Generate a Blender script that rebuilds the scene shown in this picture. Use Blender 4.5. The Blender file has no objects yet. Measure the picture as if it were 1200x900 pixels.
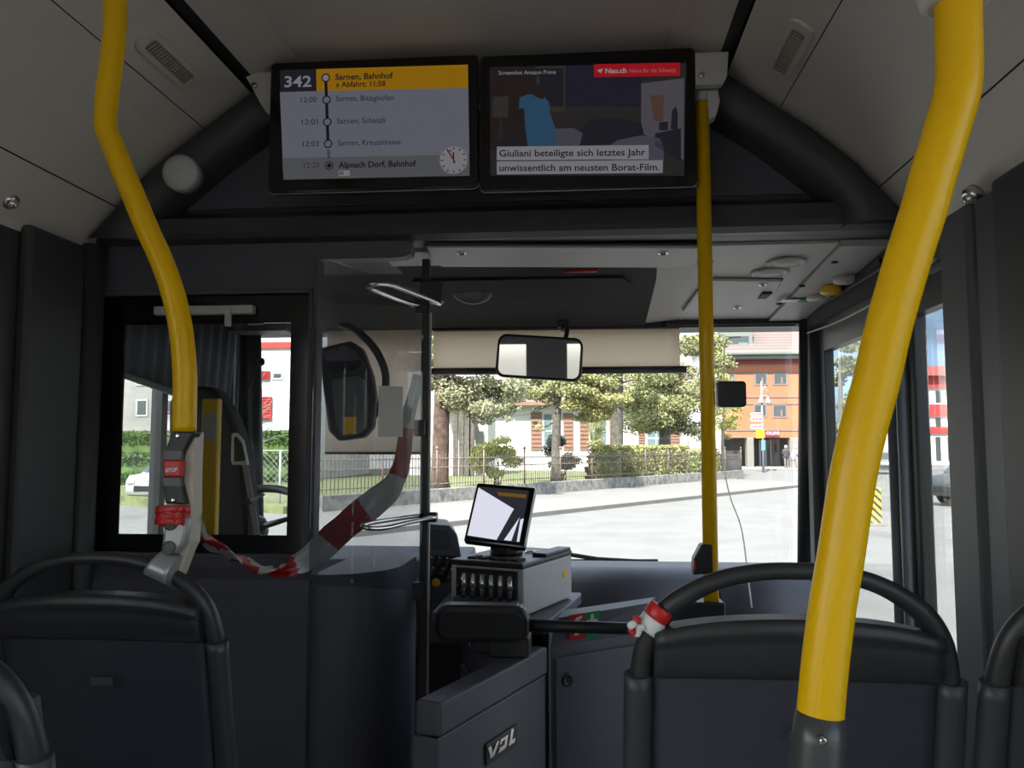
import bpy, bmesh, math, random
from mathutils import Vector, Matrix
from math import sin, cos, pi, radians, sqrt, atan2

random.seed(7)
SC = bpy.context.scene
COL = SC.collection

# ------------------------------------------------------------------ camera
F_PX, YAW, PITCH, CAM_Z = 950.0, radians(5.0), radians(4.5), 1.36
FW = Vector((-sin(YAW) * cos(PITCH), cos(YAW) * cos(PITCH), sin(PITCH)))
RT = Vector((cos(YAW), sin(YAW), 0))
UP = RT.cross(FW)
EYE = Vector((0, 0, CAM_Z))
cam_data = bpy.data.cameras.new('camera')
cam_data.sensor_width = 36
cam_data.lens = F_PX / 1200 * 36
cam_data.clip_start = 0.02
cam_data.clip_end = 5000
cam = bpy.data.objects.new('camera', cam_data)
COL.objects.link(cam)
cam.matrix_world = Matrix.Translation(EYE) @ Matrix((RT, UP, -FW)).transposed().to_4x4()
SC.camera = cam

# ------------------------------------------------------------------ light
SC.view_settings.view_transform = 'Standard'
SC.view_settings.look = 'None'
SC.view_settings.gamma = 1
SC.view_settings.use_curve_mapping = False
SC.view_settings.exposure = 0.0
SUN_STRENGTH, SKY_STRENGTH = 17.0, 0.62
world = bpy.data.worlds.new('sky')
SC.world = world
world.use_nodes = True
wn = world.node_tree
wn.nodes.clear()
sky = wn.nodes.new('ShaderNodeTexSky')
sky.sky_type = 'NISHITA'
sky.sun_disc = False
sky.sun_elevation = radians(50)
sky.sun_rotation = radians(250)
sky.air_density = 1.0
sky.dust_density = 2.0
bg = wn.nodes.new('ShaderNodeBackground')
bg.inputs['Strength'].default_value = SKY_STRENGTH
wo = wn.nodes.new('ShaderNodeOutputWorld')
hs = wn.nodes.new('ShaderNodeHueSaturation')      # hazy spring sky
hs.inputs['Saturation'].default_value = 0.55
wn.links.new(sky.outputs[0], hs.inputs['Color'])
wn.links.new(hs.outputs[0], bg.inputs[0])
wn.links.new(bg.outputs[0], wo.inputs[0])
sun_data = bpy.data.lights.new('sun', 'SUN')
sun_data.energy = SUN_STRENGTH
sun_data.color = (1.0, 0.95, 0.87)
sun_data.angle = radians(0.6)
sun = bpy.data.objects.new('sun', sun_data)
COL.objects.link(sun)
sun_to = Vector((-0.30, -1.0, 1.15)).normalized()
sun.rotation_euler = (-sun_to).to_track_quat('-Z', 'Y').to_euler()
sun.location = (-20, -10, 40)


# ------------------------------------------------------------------ camera maths: a pixel plus a real distance gives a point
def ray(px, py):
    return FW + RT * ((px - 600) / F_PX) + UP * ((450 - py) / F_PX)


def at(px, py, y):
    d = ray(px, py)
    return EYE + d * (y / d.y)


def atx(px, py, x):
    d = ray(px, py)
    return EYE + d * (x / d.x)


def atz(px, py, z):
    d = ray(px, py)
    return EYE + d * ((z - CAM_Z) / d.z)


# ------------------------------------------------------------------ materials
M = {}


def mat(name, col, rough=0.6, metal=0.0, noise=0.0, nscale=40.0, bump=0.0, bscale=300.0, spec=None,
        emit=None, coat=0.0, alpha=None):
    m = bpy.data.materials.new(name)
    m.use_nodes = True
    nt = m.node_tree
    b = nt.nodes['Principled BSDF']
    b.inputs['Base Color'].default_value = (*col, 1)
    b.inputs['Roughness'].default_value = rough
    b.inputs['Metallic'].default_value = metal
    if spec is not None:
        b.inputs['Specular IOR Level'].default_value = spec
    if coat:
        b.inputs['Coat Weight'].default_value = coat
    if emit:
        b.inputs['Emission Color'].default_value = (*emit, 1)
        b.inputs['Emission Strength'].default_value = 1.0
    if noise or bump:
        tc = nt.nodes.new('ShaderNodeTexCoord')
    if noise:
        n = nt.nodes.new('ShaderNodeTexNoise')
        n.inputs['Scale'].default_value = nscale
        n.inputs['Detail'].default_value = 5
        nt.links.new(tc.outputs['Object'], n.inputs['Vector'])
        r = nt.nodes.new('ShaderNodeValToRGB')
        r.color_ramp.elements[0].position = 0.3
        r.color_ramp.elements[1].position = 0.7
        r.color_ramp.elements[0].color = (*[c * (1 - noise) for c in col], 1)
        r.color_ramp.elements[1].color = (*[min(1, c * (1 + noise)) for c in col], 1)
        nt.links.new(n.outputs[0], r.inputs[0])
        nt.links.new(r.outputs[0], b.inputs['Base Color'])
    if bump:
        n2 = nt.nodes.new('ShaderNodeTexNoise')
        n2.inputs['Scale'].default_value = bscale
        nt.links.new(tc.outputs['Object'], n2.inputs['Vector'])
        bp = nt.nodes.new('ShaderNodeBump')
        bp.inputs['Strength'].default_value = bump
        bp.inputs['Distance'].default_value = 0.002
        nt.links.new(n2.outputs[0], bp.inputs['Height'])
        nt.links.new(bp.outputs[0], b.inputs['Normal'])
    M[name] = m
    return m


def glass(name, tint=(1, 1, 1), ior=1.45, rough=0.0, haze=0.0, hazecol=(.5, .5, .5)):
    m = bpy.data.materials.new(name)
    m.use_nodes = True
    nt = m.node_tree
    nt.nodes.clear()
    t = nt.nodes.new('ShaderNodeBsdfTransparent')
    t.inputs[0].default_value = (*tint, 1)
    g = nt.nodes.new('ShaderNodeBsdfGlossy')
    g.inputs['Roughness'].default_value = rough
    fr = nt.nodes.new('ShaderNodeFresnel')
    # thin pane: the same reflectance on the way in and on the way out
    ge = nt.nodes.new('ShaderNodeNewGeometry')
    io = nt.nodes.new('ShaderNodeMix')
    io.inputs[2].default_value = ior
    io.inputs[3].default_value = 1 / ior
    nt.links.new(ge.outputs['Backfacing'], io.inputs[0])
    nt.links.new(io.outputs[0], fr.inputs[0])
    mx = nt.nodes.new('ShaderNodeMixShader')
    o = nt.nodes.new('ShaderNodeOutputMaterial')
    nt.links.new(fr.outputs[0], mx.inputs[0])
    first = t
    if haze:
        d = nt.nodes.new('ShaderNodeBsdfDiffuse')
        d.inputs[0].default_value = (*hazecol, 1)
        mh = nt.nodes.new('ShaderNodeMixShader')
        mh.inputs[0].default_value = haze
        nt.links.new(t.outputs[0], mh.inputs[1])
        nt.links.new(d.outputs[0], mh.inputs[2])
        first = mh
    nt.links.new(first.outputs[0], mx.inputs[1])
    nt.links.new(g.outputs[0], mx.inputs[2])
    nt.links.new(mx.outputs[0], o.inputs[0])
    M[name] = m
    return m


def emission(name, col, gloss=0.05):
    """a lit display surface behind its glossy cover glass"""
    m = mat(name, (0.004, 0.004, 0.005), rough=0.12, emit=col, spec=gloss * 4)
    return m


mat('dark_plastic', (0.052, 0.052, 0.058), 0.5, bump=0.15, bscale=900)
mat('dark_panel', (0.092, 0.093, 0.116), 0.5, bump=0.12, bscale=900)
mat('black_plastic', (0.018, 0.018, 0.020), 0.42)
mat('soft_black', (0.012, 0.012, 0.014), 0.7)
mat('pillar_grey', (0.10, 0.102, 0.112), 0.55)
mat('ceiling_white', (0.66, 0.61, 0.54), 0.55)
mat('ceiling_middle', (0.62, 0.57, 0.505), 0.6)
mat('ceiling_front', (0.47, 0.45, 0.43), 0.5)
mat('vent_cream', (0.62, 0.58, 0.52), 0.5)
mat('vent_slot', (0.05, 0.042, 0.035), 0.8)
mat('bracket_grey', (0.55, 0.53, 0.50), 0.45)
mat('yellow_paint', (0.84, 0.485, 0.0), 0.33, spec=0.35)
mat('yellow_plastic', (0.85, 0.50, 0.01), 0.4)
mat('chrome', (0.72, 0.70, 0.66), 0.22, 1.0)
mat('silver_cast', (0.42, 0.42, 0.43), 0.4, 0.55)
mat('beige_plastic', (0.55, 0.50, 0.42), 0.5)
mat('grey_plastic', (0.12, 0.12, 0.125), 0.45)
mat('mid_grey', (0.33, 0.33, 0.33), 0.45)
mat('machine_grey', (0.46, 0.45, 0.44), 0.5)
mat('light_grey', (0.58, 0.57, 0.55), 0.45)
mat('white_plastic', (0.78, 0.77, 0.74), 0.4)
mat('red_plastic', (0.55, 0.02, 0.02), 0.35)
mat('red_ink', (0.60, 0.025, 0.025), 0.5)
mat('green_ink', (0.02, 0.30, 0.12), 0.5)
mat('white_ink', (0.80, 0.80, 0.80), 0.5)
mat('paper', (0.48, 0.46, 0.43), 0.8)
mat('display_black', (0.006, 0.006, 0.008), 0.12)
mat('seat_shell', (0.042, 0.043, 0.056), 0.32)
mat('seat_grip', (0.028, 0.028, 0.031), 0.42)
mat('seat_sleeve', (0.040, 0.042, 0.050), 0.42)
mat('header_dark', (0.036, 0.036, 0.038), 0.75, spec=0.2)
mat('joint_grey', (0.26, 0.24, 0.21), 0.7)
mat('sleeve_grey', (0.06, 0.06, 0.062), 0.3)
mat('louvre', (0.42, 0.37, 0.30), 0.6)
mat('fabric', (0.04, 0.05, 0.09), 0.9, noise=0.4, nscale=120)
mat('floor_grey', (0.27, 0.26, 0.25), 0.7, noise=0.25, nscale=200)
mat('blind_grey', (0.10, 0.10, 0.12), 0.8)
mat('mirror_glass', (0.85, 0.85, 0.86), 0.015, 1.0)
mat('cord_white', (0.80, 0.76, 0.66), 0.5)
mat('clear_lens', (0.7, 0.7, 0.7), 0.1, 0.8)
glass('clear_glass', (0.93, 0.95, 0.94), 1.45)
glass('tinted_glass', (0.90, 0.92, 0.91), 1.45)
glass('door_glass', (0.86, 0.88, 0.87), 1.45)
glass('screen_glass', (0.72, 0.73, 0.75), 1.5, haze=0.05, hazecol=(.45, .45, .5))
glass('partition_glass', (0.82, 0.84, 0.84), 1.5)

# screens give off light; the tablet's white is a painted reflection
emission('lcd_white', (0.092, 0.094, 0.118))
emission('lcd_grey', (0.064, 0.066, 0.070))
emission('lcd_orange', (0.215, 0.105, 0.003))
emission('lcd_slate', (0.010, 0.010, 0.014))
emission('lcd_ink', (0.006, 0.005, 0.010))
emission('lcd_grey_ink', (0.020, 0.020, 0.025))
emission('lcd_bright', (0.20, 0.20, 0.21))
emission('lcd_red', (0.24, 0.006, 0.010))
emission('lcd_pale_red', (0.26, 0.09, 0.09))
emission('lcd_room', (0.016, 0.014, 0.014))
emission('lcd_room_light', (0.055, 0.052, 0.060))
emission('lcd_room_violet', (0.011, 0.010, 0.019))
emission('lcd_blue', (0.018, 0.050, 0.092))
emission('lcd_brown', (0.013, 0.0095, 0.0085))
emission('lcd_cream', (0.024, 0.022, 0.018))
emission('lcd_tan', (0.055, 0.032, 0.024))
emission('lcd_bed', (0.046, 0.042, 0.058))
emission('lcd_caption', (0.150, 0.150, 0.165))
emission('tablet_reflection', (0.72, 0.72, 0.84))
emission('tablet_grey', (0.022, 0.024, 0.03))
emission('tablet_orange', (0.14, 0.075, 0.01))

# translucent roller blind
m = mat('blind_beige', (0.58, 0.53, 0.46), 0.85)
nt = m.node_tree
tr = nt.nodes.new('ShaderNodeBsdfTranslucent')
tr.inputs[0].default_value = (0.88, 0.79, 0.69, 1)
mx = nt.nodes.new('ShaderNodeMixShader')
mx.inputs[0].default_value = 0.75
nt.links.new(nt.nodes['Principled BSDF'].outputs[0], mx.inputs[1])
nt.links.new(tr.outputs[0], mx.inputs[2])
nt.links.new(mx.outputs[0], nt.nodes['Material Output'].inputs[0])


m = M['cord_white']
nt = m.node_tree
tr = nt.nodes.new('ShaderNodeBsdfTranslucent')
tr.inputs[0].default_value = (0.85, 0.80, 0.68, 1)
mx = nt.nodes.new('ShaderNodeMixShader')
mx.inputs[0].default_value = 0.55
nt.links.new(nt.nodes['Principled BSDF'].outputs[0], mx.inputs[1])
nt.links.new(tr.outputs[0], mx.inputs[2])
nt.links.new(mx.outputs[0], nt.nodes['Material Output'].inputs[0])


def stripes(name, c1, c2, per, diag=0.0, axis_uv=True, rough=0.4):
    m = mat(name, c1, rough)
    nt = m.node_tree
    tc = nt.nodes.new('ShaderNodeTexCoord')
    sp = nt.nodes.new('ShaderNodeSeparateXYZ')
    nt.links.new(tc.outputs['UV' if axis_uv else 'Object'], sp.inputs[0])
    a = nt.nodes.new('ShaderNodeMath'); a.operation = 'MULTIPLY_ADD'
    a.inputs[1].default_value = diag
    nt.links.new(sp.outputs[0 if not axis_uv else 1], a.inputs[0])
    nt.links.new(sp.outputs[2 if not axis_uv else 0], a.inputs[2])
    d = nt.nodes.new('ShaderNodeMath'); d.operation = 'DIVIDE'; d.inputs[1].default_value = per
    nt.links.new(a.outputs[0], d.inputs[0])
    f = nt.nodes.new('ShaderNodeMath'); f.operation = 'FRACT'
    nt.links.new(d.outputs[0], f.inputs[0])
    g = nt.nodes.new('ShaderNodeMath'); g.operation = 'GREATER_THAN'; g.inputs[1].default_value = 0.5
    nt.links.new(f.outputs[0], g.inputs[0])
    x = nt.nodes.new('ShaderNodeMix'); x.data_type = 'RGBA'
    x.inputs[6].default_value = (*c1, 1); x.inputs[7].default_value = (*c2, 1)
    nt.links.new(g.outputs[0], x.inputs[0])
    nt.links.new(x.outputs[2], nt.nodes['Principled BSDF'].inputs['Base Color'])
    return m


stripes('tape', (0.78, 0.76, 0.74), (0.62, 0.02, 0.02), 0.30, rough=0.3)
m = M['tape']           # thin film lets light through
nt = m.node_tree
tr = nt.nodes.new('ShaderNodeBsdfTranslucent')
mx = nt.nodes.new('ShaderNodeMixShader')
mx.inputs[0].default_value = 0.5
nt.links.new(nt.nodes['Principled BSDF'].inputs['Base Color'].links[0].from_socket, tr.inputs[0])
nt.links.new(nt.nodes['Principled BSDF'].outputs[0], mx.inputs[1])
nt.links.new(tr.outputs[0], mx.inputs[2])
nt.links.new(mx.outputs[0], nt.nodes['Material Output'].inputs[0])
stripes('bollard_stripe', (0.80, 0.55, 0.05), (0.02, 0.02, 0.02), 0.17, diag=1.0, axis_uv=False)


# ------------------------------------------------------------------ geometry helpers
def V(*a):
    return Vector(a)


def catmull(pts, n=8):
    pts = [Vector(p) for p in pts]
    out = []
    P = [pts[0] * 2 - pts[1]] + pts + [pts[-1] * 2 - pts[-2]]
    for i in range(1, len(P) - 2):
        p0, p1, p2, p3 = P[i - 1:i + 3]
        for k in range(n):
            t = k / n
            out.append(0.5 * ((2 * p1) + (p2 - p0) * t + (2 * p0 - 5 * p1 + 4 * p2 - p3) * t * t
                              + (3 * p1 - p0 - 3 * p2 + p3) * t ** 3))
    out.append(pts[-1])
    return out


FONT = None


class MB:
    """collects shapes in world coordinates and links them as ONE mesh object"""

    def __init__(self):
        self.bm = bmesh.new()
        self.mats = []
        self.cur = 0

    def m(self, name):
        if name not in self.mats:
            self.mats.append(name)
        self.cur = self.mats.index(name)
        return self

    def _face(self, vs, smooth=False):
        try:
            f = self.bm.faces.new(vs)
        except ValueError:
            return None
        f.material_index = self.cur
        f.smooth = smooth
        return f

    def quad(self, *pts, smooth=False):
        return self._face([self.bm.verts.new(p) for p in pts], smooth)

    def box(self, c, s, rot=None, bevel=0.0, seg=2):
        """c centre, s full size, rot = Matrix or z angle"""
        b = bmesh.new()
        bmesh.ops.create_cube(b, size=1)
        for v in b.verts:
            v.co = Vector((v.co.x * s[0], v.co.y * s[1], v.co.z * s[2]))
        if bevel:
            bmesh.ops.bevel(b, geom=b.edges[:], offset=min(bevel, min(s) * 0.49), segments=seg, affect='EDGES', profile=0.5)
        R = Matrix.Identity(3)
        if rot is not None:
            R = rot if not isinstance(rot, (int, float)) else Matrix.Rotation(rot, 3, 'Z')
        self._merge(b, lambda p: R @ p + Vector(c), smooth=False)
        return self

    def box2(self, a, b, bevel=0.0, seg=2):
        a, b = Vector(a), Vector(b)
        s = Vector([abs(x) for x in (b - a)])
        return self.box((a + b) / 2, s, bevel=bevel, seg=seg)

    def _merge(self, b, fn, smooth=False):
        mp = {v: self.bm.verts.new(fn(v.co.copy())) for v in b.verts}
        for f in b.faces:
            self._face([mp[v] for v in f.verts], smooth or f.smooth)
        b.free()

    def prism(self, poly, d, bevel=0.0, smooth=False):
        """poly: list of points (a planar polygon), extruded by vector d"""
        b = bmesh.new()
        d = Vector(d)
        lo = [b.verts.new(Vector(p)) for p in poly]
        hi = [b.verts.new(Vector(p) + d) for p in poly]
        b.faces.new(lo[::-1]); b.faces.new(hi)
        n = len(poly)
        for i in range(n):
            f = b.faces.new((lo[i], lo[(i + 1) % n], hi[(i + 1) % n], hi[i]))
            f.smooth = smooth
        bmesh.ops.recalc_face_normals(b, faces=b.faces[:])
        if bevel:
            bmesh.ops.bevel(b, geom=b.edges[:], offset=bevel, segments=2, affect='EDGES', profile=0.5)
        self._merge(b, lambda p: p)
        return self

    def tube(self, pts, r, seg=14, caps=True, flat=None):
        """r: number or list; flat: (scale along binormal) for oval sections"""
        pts = [Vector(p) for p in pts]
        n = len(pts)
        rs = r if isinstance(r, (list, tuple)) else [r] * n
        rings = []
        t0 = (pts[1] - pts[0]).normalized()
        ref = Vector((0, 0, 1)) if abs(t0.z) < 0.9 else Vector((1, 0, 0))
        nrm = t0.cross(ref).normalized()
        for i in range(n):
            t = (pts[min(i + 1, n - 1)] - pts[max(i - 1, 0)]).normalized()
            nrm = (nrm - t * nrm.dot(t)).normalized()
            bn = t.cross(nrm)
            k = flat if flat else 1.0
            rings.append([self.bm.verts.new(pts[i] + (nrm * cos(a) + bn * sin(a) * k) * rs[i])
                          for a in [2 * pi * j / seg for j in range(seg)]])
        for i in range(n - 1):
            for j in range(seg):
                self._face((rings[i][j], rings[i][(j + 1) % seg], rings[i + 1][(j + 1) % seg], rings[i + 1][j]), True)
        if caps:
            self._face(rings[0][::-1]); self._face(rings[-1])
        return self

    def cyl(self, a, b, r, r2=None, seg=20):
        return self.tube([a, b], [r, r if r2 is None else r2], seg)

    def lathe(self, c, prof, axis=(0, 0, 1), seg=24):
        """prof: [(radius, height along axis)]"""
        ax = Vector(axis).normalized()
        ref = Vector((0, 0, 1)) if abs(ax.z) < 0.9 else Vector((1, 0, 0))
        e1 = ax.cross(ref).normalized(); e2 = ax.cross(e1)
        c = Vector(c)
        rings = []
        for (r, h) in prof:
            rings.append([self.bm.verts.new(c + ax * h + (e1 * cos(2 * pi * j / seg) + e2 * sin(2 * pi * j / seg)) * max(r, 1e-5))
                          for j in range(seg)])
        for i in range(len(rings) - 1):
            for j in range(seg):
                self._face((rings[i][j], rings[i][(j + 1) % seg], rings[i + 1][(j + 1) % seg], rings[i + 1][j]), True)
        self._face(rings[0][::-1]); self._face(rings[-1])
        return self

    def grid(self, fn, nu, nv, smooth=True):
        vs = [[self.bm.verts.new(fn(i / nu, j / nv)) for i in range(nu + 1)] for j in range(nv + 1)]
        for j in range(nv):
            for i in range(nu):
                self._face((vs[j][i], vs[j][i + 1], vs[j + 1][i + 1], vs[j + 1][i]), smooth)
        return self

    def slab(self, fn, nu, nv, th, smooth=True):
        """closed sheet: fn(u,v) -> point; th thickness vector"""
        th = Vector(th)
        A = [[self.bm.verts.new(fn(i / nu, j / nv)) for i in range(nu + 1)] for j in range(nv + 1)]
        B = [[self.bm.verts.new(Vector(fn(i / nu, j / nv)) + th) for i in range(nu + 1)] for j in range(nv + 1)]
        for j in range(nv):
            for i in range(nu):
                self._face((A[j][i], A[j][i + 1], A[j + 1][i + 1], A[j + 1][i]), smooth)
                self._face((B[j][i], B[j + 1][i], B[j + 1][i + 1], B[j][i + 1]), smooth)
        for i in range(nu):
            self._face((A[0][i], B[0][i], B[0][i + 1], A[0][i + 1]))
            self._face((A[nv][i], A[nv][i + 1], B[nv][i + 1], B[nv][i]))
        for j in range(nv):
            self._face((A[j][0], A[j + 1][0], B[j + 1][0], B[j][0]))
            self._face((A[j][nu], B[j][nu], B[j + 1][nu], A[j + 1][nu]))
        return self

    def text(self, s, origin, ux, uz, size=None, width=None, bold=0.0, depth=0.0, shear=0.0, align='LEFT', font=None):
        """flat lettering; origin = left end of the base line, ux/uz = unit vectors along and up"""
        cu = bpy.data.curves.new('lettering', 'FONT')
        cu.body = s
        if font is not None: cu.font = font
        cu.size = 1.0
        cu.offset = bold
        cu.shear = shear
        cu.resolution_u = 3
        ob = bpy.data.objects.new('lettering', cu)
        me = bpy.data.meshes.new_from_object(ob)
        xs = [v.co.x for v in me.vertices]
        if not xs:
            return self
        w = max(xs) - min(xs)
        ys = [v.co.y for v in me.vertices]
        sx = width / w if width else size
        sy = size if size else sx
        x0 = min(xs) if align == 'LEFT' else (min(xs) + max(xs)) / 2
        ux, uz, origin = Vector(ux), Vector(uz), Vector(origin)
        vs = [self.bm.verts.new(origin + ux * ((v.co.x - x0) * sx) + uz * (v.co.y * sy)) for v in me.vertices]
        for p in me.polygons:
            self._face([vs[i] for i in p.vertices])
        bpy.data.meshes.remove(me); bpy.data.objects.remove(ob); bpy.data.curves.remove(cu)
        return self

    def build(self, name, mats=None, parent=None, origin=None, fix=True):
        if mats and not self.mats:
            self.mats = [mats] if isinstance(mats, str) else list(mats)
        bm = self.bm
        if fix:
            bmesh.ops.recalc_face_normals(bm, faces=bm.faces[:])
        if parent is not None:
            o0 = WORLD_ORIGIN[parent.name]
        elif origin is not None:
            o0 = Vector(origin)
        else:
            xs = [v.co for v in bm.verts]
            lo = Vector([min(v[i] for v in xs) for i in range(3)]); hi = Vector([max(v[i] for v in xs) for i in range(3)])
            o0 = Vector(((lo.x + hi.x) / 2, (lo.y + hi.y) / 2, lo.z))
        for v in bm.verts:
            v.co -= o0
        me = bpy.data.meshes.new(name)
        bm.to_mesh(me); bm.free()
        for n in self.mats:
            me.materials.append(M[n])
        ob = bpy.data.objects.new(name, me)
        COL.objects.link(ob)
        if parent is not None:
            ob.parent = parent
        else:
            ob.location = o0
        WORLD_ORIGIN[ob.name] = o0
        return ob


WORLD_ORIGIN = {}


def empty(name, loc, label, cat, group=None):
    o = bpy.data.objects.new(name, None)
    o.empty_display_size = 0.05
    COL.objects.link(o)
    o.location = loc
    WORLD_ORIGIN[o.name] = Vector(loc)
    tag(o, label, cat, group)
    return o


def tag(o, label=None, cat=None, group=None, kind=None):
    if label: o['label'] = label
    if cat: o['category'] = cat
    if group: o['group'] = group
    if kind: o['kind'] = kind
    return o


def struct(o):
    o['kind'] = 'structure'
    return o


def copy_tree(o, parent=None):
    c = o.copy()
    COL.objects.link(c)
    if parent is not None:
        c.parent = parent
    for ch in list(o.children):
        copy_tree(ch, c)
    return c


def rrect(w, h, r, n=5):
    """rounded rectangle outline centred on 0, as (x, z)"""
    out = []
    for cx, cz, a0 in ((w / 2 - r, h / 2 - r, 0), (-w / 2 + r, h / 2 - r, 90), (-w / 2 + r, -h / 2 + r, 180), (w / 2 - r, -h / 2 + r, 270)):
        for k in range(n + 1):
            a = radians(a0 + 90 * k / n)
            out.append((cx + r * cos(a), cz + r * sin(a)))
    return out


# =====================================================================================
#  THE BUS: room shell.  x right, y forward, floor z = 0
# =====================================================================================
XC, HW = -0.28, 1.20            # bus centre line and half width
XL, XR = XC - HW, XC + HW       # -1.48, 0.92
BULK = 2.30                     # bulkhead / driver partition plane
WS = 3.55                       # windscreen
REAR = -6.0

b = MB(); b.box2((XL - 0.06, REAR - 0.05, -0.08), (XR + 0.06, 3.62, 0.0))
struct(b.build('floor', 'floor_grey'))

# ceiling section: flat middle, black lamp rails, vent strip, cove down to the window heads
half = [(0.0, 2.46), (0.52, 2.46), (0.56, 2.45), (0.655, 2.418)]
rail = [(0.655, 2.418), (0.685, 2.410)]
cove = [(0.690, 2.405), (0.80, 2.325), (0.83, 2.303)]
cove2 = [(0.832, 2.301), (0.90, 2.253), (0.97, 2.195), (1.03, 2.140), (1.09, 2.072)]
cove3 = [(1.0925, 2.069), (1.13, 2.02), (1.17, 1.972), (1.19, 1.95), (1.20, 1.93)]


def strip(bm, prof, sgn, y0, y1, thick=0.02):
    for (a, za), (c, zc) in zip(prof[:-1], prof[1:]):
        bm.quad((XC + sgn * a, y0, za), (XC + sgn * c, y0, zc), (XC + sgn * c, y1, zc), (XC + sgn * a, y1, za), smooth=True)


b = MB()
for s in (-1, 1):
    b.m('ceiling_middle'); strip(b, half, s, REAR, BULK + 0.06)
    b.m('black_plastic'); strip(b, rail, s, REAR, BULK + 0.06)
    b.m('ceiling_white'); strip(b, cove, s, REAR, BULK)
    strip(b, cove2, s, REAR, BULK); strip(b, cove3, s, REAR, BULK)
    b.m('joint_grey')        # the thin joints between the cove panels
    for (a, za), (c, zc) in ((cove[-1], cove2[0]), (cove2[-1], cove3[0])):
        b.quad((XC + s * a, REAR, za + .004), (XC + s * c, REAR, zc + .004), (XC + s * c, BULK, zc + .004), (XC + s * a, BULK, za + .004))
b.m('dark_plastic')
b.quad((XL - .1, REAR, 2.50), (XR + .1, REAR, 2.50), (XR + .1, 3.7, 2.50), (XL - .1, 3.7, 2.50))
ceiling = struct(b.build('ceiling', fix=False))
bpy.context.view_layer.update()


def side_wall(name, x, sgn, openings, y0, y1):
    """outer wall with real window openings (y0, y1, z0, z1)"""
    t = 0.06
    b = MB().m('dark_plastic')
    ys = y0
    for (a, c, z0, z1) in openings:
        if a > ys: b.box2((x, ys, 0), (x + sgn * t, a, 2.5))
        if z0 > 0: b.box2((x, a, 0), (x + sgn * t, c, z0))
        b.box2((x, a, z1), (x + sgn * t, c, 2.5))
        ys = c
    if ys < y1: b.box2((x, ys, 0), (x + sgn * t, y1, 2.5))
    return struct(b.build(name))


side_wall('wall_left', XL, -1, [(-5.8, -4.3, .75, 1.95), (-4.2, -2.7, .75, 1.95), (-2.6, -1.1, .75, 1.95), (-1.0, 0.35, .75, 1.95), (2.45, 3.32, .95, 1.86)], REAR, 3.40)
side_wall('wall_right', XR, 1, [(-5.8, -4.3, .75, 1.95), (-4.2, -2.7, .75, 1.95), (-2.6, -1.1, .75, 1.95), (-1.0, 0.6, .75, 1.95), (1.60, 3.34, 0.03, 1.84)], REAR, 3.40)
b = MB().m('dark_plastic')
b.box2((XL, REAR - .06, 0), (XR, REAR, 1.0)); b.box2((XL, REAR - .06, 1.95), (XR, REAR, 2.5)); b.box2((-.60, REAR - .06, 1.0), (.02, REAR, 1.95))  # centre panel added between the rear panes to darken the mirror's middle
b.box2((XL, REAR - .06, 1.0), (XL + .2, REAR, 1.95)); b.box2((XR - .2, REAR - .06, 1.0), (XR, REAR, 1.95))
struct(b.build('wall_back'))

n = 4
for sgn, x in ((-1, XL - .035), (1, XR + .035)):
    for (a, c) in ((-5.8, -4.3), (-4.2, -2.7), (-2.6, -1.1), (-1.0, 0.35 if sgn < 0 else 0.6)):
        n += 1
        b = MB().m('tinted_glass'); b.box2((x - .003, a, .75), (x + .003, c, 1.95))
        struct(b.build('window_%d' % n))
b = MB().m('tinted_glass'); b.box2((XL + .2, REAR - .03, 1.0), (XR - .2, REAR - .024, 1.95)); struct(b.build('window_13'))

# grey pillar faces at both sides by the bulkhead
b = MB().m('dark_plastic')
b.box2((XL, 1.98, 0), (XL + .035, 2.22, 1.95), bevel=.012)
struct(b.build('trim_1'))
b = MB().m('dark_plastic'); b.tube([(XL + .03, 2.26, 0), (XL + .03, 2.26, 1.96)], .035, 16); struct(b.build('trim_2'))
b = MB().m('pillar_grey'); b.box2((XR - .045, 1.90, 0), (XR, 2.05, 1.92), bevel=.012); struct(b.build('trim_3'))
b = MB().m('dark_panel'); b.box2((XR - .035, 1.79, 0), (XR, 1.89, 1.92), bevel=.012); struct(b.build('trim_4'))
b = MB().m('dark_plastic'); b.box2((XR - .05, 1.45, 0), (XR, 1.78, 1.93), bevel=.012); struct(b.build('trim_5'))

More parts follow.
